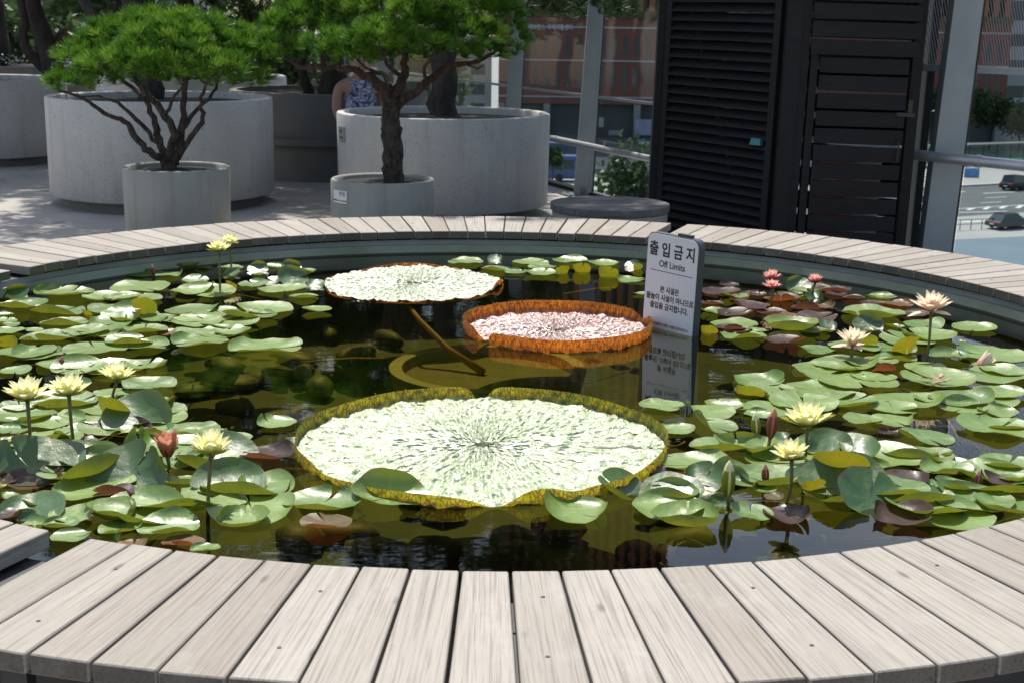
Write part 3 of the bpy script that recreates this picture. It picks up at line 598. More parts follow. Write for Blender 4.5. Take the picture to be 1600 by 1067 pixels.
def bloom(label, px, py, bx, by, wpx, mat, sep='sepal_g', state='open', lean=0, n=(9, 8, 7), short=None):
    b = at_z(bx, by, WATER); c = at_Y(px, py, b.y); r = span(wpx, c)/2*(1.14 if state in ('open', 'wide') else 1.12); opening = random.uniform(-9, 7); lean += random.uniform(-.16, .16)
    root = thing('water_lily', label, 'flower', (b.x, b.y, WATER-.02), 0, 'water lily blooms')
    if short: ANCH.append((b.copy(), short))
    top = c-b+Vector((0, 0, .02)); top.z -= r*{'bud': 2.3, 'half': .8}.get(state, .35)
    mid = top*.5+Vector((random.uniform(-.01, .01), random.uniform(-.02, .02), 0))
    MB().tube([(0, 0, -.12), (0, 0, 0), mid, top], [.0055, .0055, .005, .0062], 8).build('stem', 'stemg', root, True)
    rings = {'open': [(4, 12, 1.0, sep), (n[0], 30, 1.0, mat), (n[1], 48, .98, mat), (n[2], 62, .94, mat), (6, 73, .8, mat)],
             'wide': [(3, -14, 1.0, mat), (n[0], 24, 1.0, mat), (n[1], 44, .95, mat), (n[2], 60, .9, mat), (6, 70, .75, mat)],
             'half': [(4, 58, 1.0, sep), (8, 58, 1.05, mat), (7, 72, 1.0, mat)],
             'bud': [(4, 80, 1.0, sep), (4, 82, .97, mat)]}[state]
    sc = {'open': 1, 'wide': 1, 'half': 1.95, 'bud': 4.6}[state]*r
    q0 = Matrix.Rotation(lean, 4, 'Y')
    off = random.uniform(0, 6)
    for ri, (k, el, f, mt) in enumerate(rings):
        for j in range(k):
            a = off+2*PI*(j+.5*(ri % 2))/k+random.uniform(-.08, .08); e = rad(el+opening*(.3 if ri == 0 else 1)+random.uniform(-6, 6))
            if state == 'bud': e = rad(el)
            wd = {'open': .50, 'wide': .44, 'half': .58, 'bud': .36}[state]
            cv = {'open': .16, 'wide': .14, 'half': .26, 'bud': .0}[state]
            me = pm('sepal' if mt == sep else 'petal', mt, wd, cv)
            o = obj('sepal' if mt == sep else 'petal', me, None, root)
            s = sc*f*random.uniform(.93, 1.05)
            if state == 'bud':
                key = ('b', mt)
                if key not in PM: PM[key] = bud_mesh('sepal' if mt == sep else 'petal', .20 if mt == sep else .185, 1.0 if mt == sep else 1.06, rad(70 if mt == sep else 95)); PM[key].materials.append(MAT[mt])
                o.data = PM[key]; s = sc; Mx = q0 @ Matrix.Rotation(a+random.uniform(-.1, .1), 4, 'Z') @ Matrix.Diagonal((s, s, s, 1)); Mx.translation += top; o.matrix_local = Mx; continue
            Mx = q0 @ Matrix.Rotation(a, 4, 'Z') @ Matrix.Rotation(-e, 4, 'Y') @ Matrix.Diagonal((s, s, s, 1))
            if state in ('bud', 'half'):
                Mx = q0 @ Matrix.Rotation(a, 4, 'Z') @ Matrix.Translation((s*.10, 0, 0)) @ Matrix.Rotation(-e, 4, 'Y') @ Matrix.Diagonal((s, s, s, 1))
            Mx.translation += top; o.matrix_local = Mx
    if state in ('open', 'wide'):
        sm = MB()
        for j in range(22):
            a = random.uniform(0, 6.28); e = rad(random.uniform(50, 85)); d = Vector((math.cos(a)*math.cos(e), math.sin(a)*math.cos(e), math.sin(e))); L_ = r*random.uniform(.35, .5)
            s = Vector((-math.sin(a), math.cos(a), 0))*r*.03; sm.add([d*L_*.2-s, d*L_*.2+s, d*L_+s*.7, d*L_-s*.7], [(0, 1, 2, 3)])
        so = sm.build('stamens', 'stamen', root); so.location = top
    return root
bloom('large yellow water lily, left one of the close pair by the left rim', 42, 612, 50, 722, 76, 'pet_y', short='the left twin yellow bloom')
bloom('yellow water lily leaning against its twin, beside the tipped yellow leaf', 107, 605, 116, 700, 72, 'pet_y', short='the right twin yellow bloom')
bloom('yellow water lily standing behind the tipped yellow leaf', 182, 583, 176, 625, 62, 'pet_y', short='the yellow bloom behind the tipped leaf')
bloom('tall yellow water lily at the near left next to the salmon bud', 329, 697, 324, 790, 80, 'pet_y', short='the near left tall yellow bloom')
bloom('tall-stemmed yellow water lily before the far rim, lower of the two', 342, 387, 344, 456, 42, 'pet_y', short='the tall yellow bloom by the far rim')
bloom('yellow water lily behind another by the far rim', 358, 379, 362, 420, 42, 'pet_y', short='the yellow bloom hiding behind another')
bloom('half open salmon water lily beside the near left yellow bloom', 261, 697, 254, 740, 36, 'pet_s', 'sepal_r', 'half', short='the half open salmon bloom')
bloom('pale yellow water lily, largest bloom over the right front pads', 1263, 652, 1258, 720, 82, 'pet_y', short='the largest pale yellow bloom')
bloom('yellow water lily right above the near right purple pad', 1238, 706, 1228, 785, 66, 'pet_y', short='the yellow bloom above the purple pad')
bloom('deep pink water lily behind its twin, beyond the sign', 1206, 432, 1206, 462, 34, 'pet_r', 'sepal_r', short='the deep pink bloom')
bloom('salmon pink water lily in front of its twin, beyond the sign', 1206, 446, 1204, 475, 32, 'pet_r', 'sepal_r', short='the front salmon pink bloom')
bloom('pink water lily standing alone by the far right rim', 1274, 437, 1270, 465, 30, 'pet_r', 'sepal_r', short='the lone pink bloom')
bloom('tall peach water lily with drooping outer petals on a long stem', 1456, 474, 1448, 562, 66, 'pet_k', 'sepal_r', 'wide', short='the tall drooping peach bloom')
bloom('peach water lily low over the pads with a golden centre', 1333, 529, 1335, 562, 60, 'pet_k', 'sepal_r', 'wide', short='the low peach bloom with golden centre')
bloom('half closed peach water lily lying on a pad at the right rim', 1528, 562, 1520, 572, 26, 'pet_k', 'sepal_r', 'half', .8, short='the half closed peach bloom')
bloom('slim yellow-green lily bud beside the red bud', 1183, 664, 1184, 690, 15, 'pet_y', 'sepal_g', 'bud', short='the slim yellow-green bud')
bloom('dark red lily bud next to the large pale yellow bloom', 1205, 661, 1202, 705, 18, 'pet_s', 'sepal_r', 'bud', short='the dark red bud')
bloom('fat yellow lily bud above the near right pads', 1138, 748, 1135, 792, 22, 'pet_y', 'sepal_g', 'bud', short='the fat yellow bud')
bloom('small pink lily bud among pads by the far left rim', 240, 423, 238, 433, 7, 'pet_s', 'sepal_r', 'bud', short='the small pink bud by the far rim')
bloom('dark red lily bud in a pad fold by the near right bench', 1197, 740, 1194, 752, 12, 'pet_s', 'sepal_r', 'bud', short='the dark red bud in a fold')
bloom('pink lily bud between purple pads at the near right bench', 1528, 748, 1527, 760, 11, 'pet_r', 'sepal_r', 'bud', short='the pink bud between purple pads')
bloom('tiny grey-pink bud floating near the left rim', 94, 567, 96, 574, 9, 'pet_s', 'sepal_r', 'bud', short='the tiny grey-pink bud')

ANCH += [(at_z(1043, 520, WATER), 'the white sign'), (at_z(871, 514, WATER), 'the red-rimmed giant pad'), (at_z(645, 441, WATER), 'the flat giant pad'), (at_z(560, 760, WATER), 'the big giant pad left front edge'), (at_z(950, 760, WATER), 'the big giant pad right front edge'), (at_z(1040, 660, WATER), 'the big giant pad right edge'), (at_z(480, 650, WATER), 'the big giant pad left edge')]
for o, lk, wd, c in PADS:
    near = min(ANCH, key=lambda q: (q[0].xy-c.xy).length)[1]; size = 'small ' if wd < .15 else ('large ' if wd > .24 else '')
    lab = size+LOOK[lk]+' nearest '+near; tag(o, lab, 'lily pad', lab)

wp = at_z(1464, 588, WATER+.03); wb = thing('withered_bloom', 'withered pinkish bloom lying on a flat pad by the right rim', 'flower', (wp.x, wp.y, WATER+.012))
MAT['dry'] = M('dry_petal', (.45, .30, .22), .8, (.3, .18, .13), 9)
for k in range(9):
    o = obj('petal', petal_mesh('petal', .045, .018, random.uniform(-.3, .3)), 'dry', wb, (random.uniform(-.03, .03), random.uniform(-.03, .03), .004+k*.0012), (random.uniform(-.4, .4), random.uniform(-.25, .1), random.uniform(0, 6.28)))

# ------------------------------------------------------------------ warning sign in the pond
a = at_z(1003.5, 507, WATER); b = at_z(1082.5, 526, WATER); ex = (b-a); W_ = ex.length; ex.normalize(); nrm = Vector((ex.y, -ex.x, 0))
sg = thing('warning_sign', 'white warning sign with Korean lettering standing in the pond', 'sign', (a.x, a.y, WATER-.02)); th = .036; Hs = .435
fr = Matrix((ex, Vector((0, 0, 1)), nrm)).transposed().to_4x4()     # local x along the face, y up, z out of the face
lean = Matrix.Rotation(.03, 4, 'Y'); 
def rrect(w, h, r, n=6):
    out = [(0, -.35)] ; out = [(0, -.33), (w, -.33)]
    for cx, cy, a0 in ((w-r, h-r, 0), (r, h-r, PI/2)):
        for k in range(n+1): t = a0+PI/2*k/n; out.append((cx+r*math.cos(t), cy+r*math.sin(t)))
    return out
q = rrect(W_, Hs, .035); me = MB().hexa([(x, y, -th) for x, y in q], [(x, y, 0) for x, y in q]).mesh('panel_body'); me.transform(lean @ fr); obj('panel_body', me, 'signbody', sg)
q = [(x+(.004 if x < W_/2 else -.004), y-(.004 if y > 0 else 0)) for x, y in q]
me = MB().hexa([(x, y, .0) for x, y in q], [(x, y, .003) for x, y in q]).mesh('face_panel'); me.transform(lean @ fr); obj('face_panel', me, 'signface', sg)
def stext(nm, s, x, y, size, bold=0, sx=1): text_mesh(nm, s, size, 'ink', sg, lean @ fr @ Matrix.Translation((x, y, .0035)), bold, .0004, 'CENTER', sx)
X0 = W_*.5
stext('lettering', '출 입 금 지', X0, .343, .066, .0016, .9)
stext('lettering', 'Off Limits', X0+.004, .292, .040, .0004, .95)
stext('lettering', '본 시설은', X0, .184, .0315, .0007, .9)
stext('lettering', '물놀이 시설이 아니므로', X0+.004, .147, .0315, .0007, .9)
stext('lettering', '출입을 금지합니다.', X0+.002, .110, .0315, .0007, .9)
stext('lettering', '중부공원여가센터 서울로관리사무소', X0+.01, .036, .0165, 0, .9)
me = MB().box(.03, W_-.025, .272, .2745, .003, .0038).mesh('rule_line'); me.transform(lean @ fr); obj('rule_line', me, 'ink', sg)
me = MB().box(W_*.55, W_*.8, Hs-.002, Hs+.012, -.03, -.008).mesh('top_bracket'); me.transform(lean @ fr); obj('top_bracket', me, 'steel_and_shade', sg)

# ------------------------------------------------------------------ planters
def planter(label, cx, cy, r, h, mat, z0=.09, wall=.07, soil=.06, name='planter', plinth=True, taper=0, group='round concrete planters'):
    root = thing(name, label, 'planter', (cx, cy, 0), 0, group); zb = z0 if plinth else 0.001
    b = .012
    autosmooth(MB().lathe([(r*(1-taper)-b, zb), (r*(1-taper), zb+b), (r, h-b), (r-b*.5, h-b*.3), (r-b, h), (r-wall+b, h), (r-wall, h-b), (r-wall-.02, h-soil-.05), (r*.3, h-soil-.05), (r*.3, zb)], 96, closed=True).build('wall', mat, root), 50)
    if plinth: MB().lathe([(r-.10, 0), (r-.10, zb+.02)], 64).build('plinth', 'concrete_dark', root)
    mb = MB(); mb.lathe([(.001, h-soil+.03)]+[(f*(r-wall-.004), h-soil+.03*(1-f)+RNG.normal(0, .003)) for f in (.3, .6, 1)], 40); mb.build('soil', 'soil', root, True)
    return root
def plate(root, r, ang, z, wd, h, mat, lines, ink='ink'):
    """curved plate on the planter wall; ang = direction of its middle"""
    mb = MB(); n = 8; da = wd/r; vs = []; fs = []
    for rr in (r+.001, r+.005):
        for zz in (z-h/2, z+h/2):
            for k in range(n+1): a = ang+da*(k/n-.5); vs.append((rr*math.cos(a), rr*math.sin(a), zz))
    m_ = n+1
    for k in range(n): fs += [(2*m_+k, 2*m_+k+1, 3*m_+k+1, 3*m_+k), (m_+k, m_+k+1, 3*m_+k+1, 3*m_+k)[::-1], (k, k+1, 2*m_+k+1, 2*m_+k)]
    for k in (0, n): fs.append((k, m_+k, 3*m_+k, 2*m_+k))
    mb.add(vs, fs); o = mb.build('name_plate', mat, root)
    for s, dx, dz, size in lines:
        t = text_mesh('lettering', s, size, ink, o, Matrix.Identity(4), 0, .0005)
        for v in t.data.vertices:
            a = ang+(v.co.x+dx)/r; rr = r+.0058+v.co.z; v.co = Vector((rr*math.cos(a), rr*math.sin(a), z+dz+v.co.y))
    return o
# far big planter on the left, big planter on the right, two small pots
P1 = at_Y(257, 300, 12.25); R1 = span(340, P1)/2; H1 = at_Y(257, 161, P1.y-R1).z
pl1 = planter('large white planter behind the left small pot, metal plate on its side', P1.x, P1.y, R1, H1, 'concrete_light')
plate(pl1, R1, rad(181), H1-.13, .13, .13, 'plate', [('소나무', -.02, .012, .03), ('Pinus densiflora', 0, -.03, .014)])
P2 = at_Y(693, 250, 11.8); R2 = span(330, P2)/2; H2 = at_Y(693, 187, P2.y-R2).z
pl2 = planter('large pale speckled planter behind the right small pot', P2.x, P2.y, R2, H2, 'concrete_light', taper=.01)
plate(pl2, R2, rad(-155), H2-.17, .15, .12, 'plate', [('소나무', -.02, .012, .032), ('Pinus densiflora', 0, -.03, .015)])
P3 = at_Y(277, 300, 9.75); R3 = span(164, P3)/2; H3 = at_Y(277, 269, P3.y-R3).z
pl3 = planter('small grey concrete pot holding the multi-stemmed pine', P3.x, P3.y, R3, H3, 'concrete_pot', plinth=False, wall=.03, soil=.04, taper=.02)
P4 = at_Y(598, 300, 9.55); R4 = span(161, P4)/2; H4 = at_Y(598, 288, P4.y-R4).z
pl4 = planter('small grey concrete pot with a white name label', P4.x, P4.y, R4, H4, 'concrete_pot', plinth=False, wall=.03, soil=.035)
plate(pl4, R4, rad(-139), H4-.105, .155, .085, 'label_white', [('반송', .035, .008, .036), ('densiflora for. multicaulis', .0, -.03, .0155)])
P5 = at_Y(515, 200, 14.9); R5 = 1.05
pl5 = thing('planter', 'shaded grey planter with a seat ledge between the two big white planters', 'planter', (P5.x, P5.y, 0), 0, 'round concrete planters')
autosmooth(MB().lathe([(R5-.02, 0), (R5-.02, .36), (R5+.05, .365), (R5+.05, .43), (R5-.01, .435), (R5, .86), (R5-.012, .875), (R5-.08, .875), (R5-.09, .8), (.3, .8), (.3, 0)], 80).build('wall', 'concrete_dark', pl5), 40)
MB().disc(R5-.08, .83, 40).build('soil', 'soil', pl5)
P6 = at_Y(-30, 180, 15.6); R6 = span(262, P6)/2
planter('large white planter farther back at the walkway edge, left of the plated one', P6.x, P6.y, R6, .92, 'concrete_light')
P7 = at_Y(300, 120, 19.5); planter('distant pale planter behind the multi-stemmed pine', P7.x, P7.y, 1.3, .82, 'concrete_light')
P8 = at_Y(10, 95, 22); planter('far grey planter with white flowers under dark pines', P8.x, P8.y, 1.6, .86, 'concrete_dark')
P9 = at_Y(400, 125, 21); planter('small distant pale planter beyond the shaded planter', P9.x, P9.y, .42, .78, 'concrete_light')
# flowers in the far planter
mb = MB()
for k in range(420):
    p = Vector((P8.x+random.uniform(-1.2, 1.4), P8.y-.9+random.uniform(-.5, .6), .88+random.uniform(0, .13))); d = Vector((random.uniform(-1, 1), random.uniform(-1, 1), random.uniform(-.4, 1))).normalized()*.035; s = d.cross(Vector((.3, .5, .8))).normalized()*.02
    mb.add([p-s, p+d, p+s, p-d], [(0, 1, 2, 3)], 0 if k % 3 else 1)
fo = mb.build('flower_bed', ['needle_dark', 'label_white']); stuff(fo); tag(fo, 'low bed of small white flowers in the far grey planter', 'flowers')
fo.data.attributes.new('tint', 'FLOAT', 'POINT')

# ------------------------------------------------------------------ pines
def needles(pos, dirs, L_, wd, n, spread, tint):
    """arrays of needle triangles for many tufts"""
    k = len(pos); P = np.repeat(pos, n, 0); D = np.repeat(dirs, n, 0); T = np.repeat(tint, n)
    r = RNG.normal(size=P.shape); r /= np.linalg.norm(r, axis=1, keepdims=True)
    d = D+r*spread; d /= np.linalg.norm(d, axis=1, keepdims=True)
    ln = L_*RNG.uniform(.7, 1.1, (len(P), 1)); s = np.cross(d, RNG.normal(size=P.shape)); s /= np.linalg.norm(s, axis=1, keepdims=True)+1e-9
    b = P+d*ln*.06; tip = P+d*ln; tip[:, 2] -= ln[:, 0]*.08
    V = np.stack([b-s*wd, b+s*wd, tip+s*wd*.5, tip-s*wd*.5], 1).reshape(-1, 3)
    TT = np.repeat(np.clip(T+RNG.normal(0, .1, len(T)), 0, 1), 4)
    return V, TT
def tri_obj(name, V, T, mat, parent):
    me = bpy.data.meshes.new(name); n = len(V)//4
    me.vertices.add(len(V)); me.vertices.foreach_set('co', V.astype(np.float32).ravel()); me.loops.add(len(V)); me.loops.foreach_set('vertex_index', np.arange(len(V), dtype=np.int32))
    me.polygons.add(n); me.polygons.foreach_set('loop_start', np.arange(0, len(V), 4, dtype=np.int32)); me.update(calc_edges=True)
    at = me.attributes.new('tint', 'FLOAT', 'POINT'); at.data.foreach_set('value', T.astype(np.float32))
    return obj(name, me, mat, parent)
def lobes_tufts(lobes, per, rel):
    """tuft positions on the upper shell of each lobe (centre, rx, ry, rz)"""
    P = []; D = []; T = []
    for c, rx, ry, rz in lobes:
        k = max(6, int(per*(rx*rz*4+rx*ry*4)))
        v = RNG.normal(size=(k, 3)); v /= np.linalg.norm(v, axis=1, keepdims=True); v[:, 2] = np.where(v[:, 2] < -.35, -v[:, 2]*.6, v[:, 2])
        sh = RNG.uniform(.72, 1.0, (k, 1)); p = np.array(c)-np.array(rel)+v*sh*np.array([rx, ry, rz]); d = v*np.array([.8, .8, .6])+np.array([0, 0, .75])
        P.append(p); D.append(d/np.linalg.norm(d, axis=1, keepdims=True)); T.append(RNG.beta(2.2, 2.2, k))
    return np.concatenate(P), np.concatenate(D), np.concatenate(T)
def limb(mb, pts, r0, r1, sides=8, wob=.14):
    n = len(pts); mb.tube(pts, [r0+(r1-r0)*i/(n-1) for i in range(n)], sides, 0, True, wob)
def refine(pts, k=3, j=.012):
    out = []
    P = [pts[0]]+pts+[pts[-1]]
    for i in range(1, len(P)-2):
        for t in range(k):
            f = t/k; a, b, c, d = P[i-1], P[i], P[i+1], P[i+2]
            q = .5*((2*b)+(c-a)*f+(2*a-5*b+4*c-d)*f*f+(3*b-a-3*c+d)*f**3)
            out.append(q+Vector((random.uniform(-j, j), random.uniform(-j, j), random.uniform(-j, j)))*(1 if out else 0))
    out.append(pts[-1]); return out
def zpt(sc, ox, oy, x, y, Y): return at_Y(ox+x/sc, oy+y/sc, Y)
# multi-stemmed pine in the left small pot
base = Vector((P3.x, P3.y, H3-.03))
t1 = thing('pine_tree', 'multi-stemmed dwarf pine with a wide dome of bright needles, left small pot', 'tree', base, 0, 'dwarf pines in small pots')
Z1 = lambda x, y, dY: zpt(2.807, 0, 0, x, y, P3.y+dY)-base
limbs = [([(745, 752), (735, 720), (725, 690)], 0, 0, .05, .045), ([(705, 695), (650, 670), (610, 620), (560, 545), (510, 520), (430, 480), (370, 440), (270, 400), (232, 385)], 0, -.25, .028, .006),
 ([(710, 670), (670, 610), (590, 520), (510, 455), (430, 430), (330, 422)], 0, .2, .02, .006), ([(720, 690), (695, 620), (680, 540), (650, 470), (600, 400), (530, 345), (450, 300)], 0, .3, .03, .01),
 ([(730, 705), (765, 590), (725, 510), (675, 440), (620, 380), (580, 330), (540, 260)], 0, -.15, .034, .012), ([(765, 720), (790, 620), (800, 540), (802, 450), (815, 380), (820, 300), (800, 220)], 0, .05, .032, .012),
 ([(780, 700), (870, 560), (890, 520), (880, 450), (900, 380), (960, 300)], 0, -.2, .022, .008), ([(800, 570), (860, 490), (940, 410), (950, 340), (1040, 290)], 0, .2, .018, .006), ([(722, 500), (770, 420), (800, 370), (790, 280)], -.1, -.3, .014, .006)]
tr = MB(); br = None
for k, (pts, y0, y1, r0, r1) in enumerate(limbs):
    n = len(pts); pp = [Z1(x, y, y0+(y1-y0)*i/(n-1)) for i, (x, y) in enumerate(pts)]
    if k == 0: mb = MB(); limb(mb, refine(pp), .052, .05, 10); mb.build('trunk', 'bark', t1, True)
    else: mb = MB(); limb(mb, refine(pp), r0, r1); mb.build('branch', 'bark', t1, True)
def plobes(spec, Yc, base):
    return [(tuple(at_Y(px, py, Yc+dy)), span(rx, at_Y(px, py, Yc)), span(rx, at_Y(px, py, Yc))*.8, span(ry, at_Y(px, py, Yc))) for px, py, rx, ry, dy in spec]
L1 = plobes([(108, 138, 34, 20, -.2), (135, 100, 48, 34, 0), (185, 70, 60, 36, .15), (240, 50, 62, 32, .1), (300, 52, 60, 34, 0), (352, 75, 55, 38, .1), (388, 105, 36, 34, 0), (170, 108, 46, 26, -.35), (225, 100, 52, 30, -.4), (285, 100, 52, 32, -.4), (340, 112, 48, 28, -.35), (372, 128, 40, 18, .1), (260, 70, 70, 34, -.2), (200, 85, 60, 30, .4), (310, 85, 60, 34, .4), (245, 112, 36, 20, -.5), (150, 128, 40, 18, .2), (215, 128, 40, 16, .3), (300, 130, 45, 18, .3), (395, 130, 26, 22, -.1), (405, 90, 26, 30, .1)], P3.y, base)
Pn, Dn, Tn = lobes_tufts(L1, 215, base); V, T = needles(Pn, Dn, .092, .0017, 46, .7, Tn); tri_obj('crown', V, T, 'needle', t1)
# single-trunk pine in the right small pot
base2 = Vector((P4.x, P4.y, H4-.03))
t2 = thing('pine_tree', 'single-trunk dwarf pine with red-flaked bark, pot with the white label', 'tree', base2, 0, 'dwarf pines in small pots')
Z2 = lambda x, y, dY: zpt(2.808, 400, 0, x, y, P4.y+dY)-base2
limbs = [([(600, 812), (602, 760), (600, 680), (592, 600), (588, 540), (592, 480), (600, 440)], 0, 0, .07, .048), ([(590, 480), (560, 400), (520, 350), (450, 318), (370, 295), (270, 295), (180, 288), (120, 240)], 0, -.1, .045, .01),
 ([(600, 450), (630, 370), (650, 300), (650, 230), (640, 120)], 0, .1, .045, .016), ([(615, 470), (690, 412), (750, 360), (800, 312), (900, 280), (1000, 255), (1050, 220)], 0, .1, .036, .01), ([(585, 400), (570, 335), (490, 300), (420, 230)], .05, .35, .024, .01), ([(740, 372), (742, 300), (790, 220)], 0, -.25, .016, .008), ([(640, 340), (580, 280), (540, 200)], 0, -.35, .018, .008), ([(900, 280), (960, 300), (1000, 290)], .08, -.05, .008, .004)]
for k, (pts, y0, y1, r0, r1) in enumerate(limbs):
    n = len(pts); pp = [Z2(x, y, y0+(y1-y0)*i/(n-1)) for i, (x, y) in enumerate(pts)]
    mb = MB()
    if k == 0: rp = refine(pp, 4, .008); n = len(rp); mb.tube(rp, [.085 if i == 0 else .074-.018*i/n+.008*math.exp(-((i-15)/2.)**2) for i in range(n)], 14, 0, True, .13); mb.build('trunk', 'bark', t2, True)
    else: limb(mb, refine(pp), r0, r1); mb.build('branch', 'bark_red' if k < 4 else 'bark', t2, True)
L2 = plobes([(432, 72, 34, 22, 0), (470, 50, 52, 34, .1), (520, 78, 50, 24, -.3), (545, 40, 60, 34, .1), (600, 62, 55, 28, -.4), (610, 20, 70, 40, 0), (655, 75, 48, 22, -.35), (690, 45, 62, 34, 0), (740, 62, 58, 30, -.1), (785, 60, 38, 30, .1), (770, 30, 50, 34, .15), (720, 5, 70, 36, .2), (560, 0, 80, 36, .2), (640, -25, 80, 34, .1), (490, 20, 60, 34, .3), (670, 20, 60, 30, -.35), (800, 85, 20, 14, 0), (555, 95, 36, 12, -.2), (620, 90, 45, 14, .2), (700, 88, 50, 16, .25), (480, 88, 44, 18, .2), (765, 88, 40, 14, .1), (575, 78, 60, 22, .3), (430, 50, 30, 26, .1)], P4.y, base2)
Pn, Dn, Tn = lobes_tufts(L2, 215, base2); V, T = needles(Pn, Dn, .09, .0017, 46, .7, Tn); tri_obj('crown', V, T, 'needle', t2)
# tall dark pines in the big planters
def tall_pine(label, x, y, z0, trunk, crown, seed, scale=1.0, per=46):
    root = thing('pine_tree', label, 'tree', (x, y, z0), 0, 'tall pines shading the planters'); random.seed(seed)
    for k, (pts, r0, r1) in enumerate(trunk):
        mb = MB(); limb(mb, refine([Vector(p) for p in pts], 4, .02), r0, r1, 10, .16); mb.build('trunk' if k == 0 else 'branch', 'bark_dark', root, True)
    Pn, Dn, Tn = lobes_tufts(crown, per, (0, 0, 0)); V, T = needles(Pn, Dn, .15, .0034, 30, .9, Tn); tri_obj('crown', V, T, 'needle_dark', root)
    return root
def crown_of(seed, zlo, zhi, rr, n, cx=0, cy=0):
    rg = random.Random(seed); out = []
    for k in range(n):
        f = k/n; z = zlo+(zhi-zlo)*f; a = k*2.4+rg.uniform(-.4, .4); q = rr*(1-.55*f)*rg.uniform(.3, .9)
        out.append(((cx+q*math.cos(a), cy+q*math.sin(a), z), rg.uniform(.45, .75)*rr*.7, rg.uniform(.45, .75)*rr*.7, rg.uniform(.18, .32)))
    return out
T2x, T2y = at_Y(692, 170, P2.y+.1).x, P2.y+.1
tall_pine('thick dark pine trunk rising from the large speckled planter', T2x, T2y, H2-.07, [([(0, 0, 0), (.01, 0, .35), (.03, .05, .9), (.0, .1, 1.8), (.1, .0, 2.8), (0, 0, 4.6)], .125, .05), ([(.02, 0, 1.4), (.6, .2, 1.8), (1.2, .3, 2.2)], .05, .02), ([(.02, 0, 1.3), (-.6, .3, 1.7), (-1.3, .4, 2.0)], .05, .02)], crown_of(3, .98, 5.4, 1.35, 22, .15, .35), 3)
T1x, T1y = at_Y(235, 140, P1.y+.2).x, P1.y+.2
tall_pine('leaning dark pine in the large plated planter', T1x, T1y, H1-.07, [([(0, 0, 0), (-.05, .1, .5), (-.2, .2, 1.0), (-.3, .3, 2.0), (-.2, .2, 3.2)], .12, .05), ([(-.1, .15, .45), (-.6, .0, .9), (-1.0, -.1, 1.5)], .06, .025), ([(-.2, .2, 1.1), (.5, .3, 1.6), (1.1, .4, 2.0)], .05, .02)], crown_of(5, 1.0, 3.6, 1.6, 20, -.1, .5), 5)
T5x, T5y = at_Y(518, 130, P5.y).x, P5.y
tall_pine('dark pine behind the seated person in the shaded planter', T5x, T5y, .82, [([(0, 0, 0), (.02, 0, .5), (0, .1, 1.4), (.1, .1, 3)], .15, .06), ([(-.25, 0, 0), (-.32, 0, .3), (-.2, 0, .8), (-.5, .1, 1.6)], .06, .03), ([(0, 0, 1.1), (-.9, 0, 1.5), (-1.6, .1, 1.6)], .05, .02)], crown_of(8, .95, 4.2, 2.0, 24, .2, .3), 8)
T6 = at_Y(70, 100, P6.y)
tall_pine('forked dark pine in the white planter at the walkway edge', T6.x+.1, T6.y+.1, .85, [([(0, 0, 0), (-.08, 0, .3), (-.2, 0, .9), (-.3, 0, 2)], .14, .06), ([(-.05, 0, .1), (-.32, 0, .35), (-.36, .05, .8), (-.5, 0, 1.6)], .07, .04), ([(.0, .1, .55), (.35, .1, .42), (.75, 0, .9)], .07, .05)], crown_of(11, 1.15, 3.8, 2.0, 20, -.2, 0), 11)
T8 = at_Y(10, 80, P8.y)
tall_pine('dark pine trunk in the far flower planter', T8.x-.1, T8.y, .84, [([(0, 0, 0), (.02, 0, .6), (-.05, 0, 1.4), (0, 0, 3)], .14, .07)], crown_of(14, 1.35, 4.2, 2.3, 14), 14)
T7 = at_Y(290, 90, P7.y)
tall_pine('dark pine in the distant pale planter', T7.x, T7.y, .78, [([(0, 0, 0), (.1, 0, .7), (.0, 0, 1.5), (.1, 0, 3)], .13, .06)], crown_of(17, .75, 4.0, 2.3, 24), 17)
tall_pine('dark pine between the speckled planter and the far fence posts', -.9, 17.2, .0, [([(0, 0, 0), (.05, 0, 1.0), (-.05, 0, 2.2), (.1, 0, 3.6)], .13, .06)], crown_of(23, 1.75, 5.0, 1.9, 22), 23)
random.seed(21)

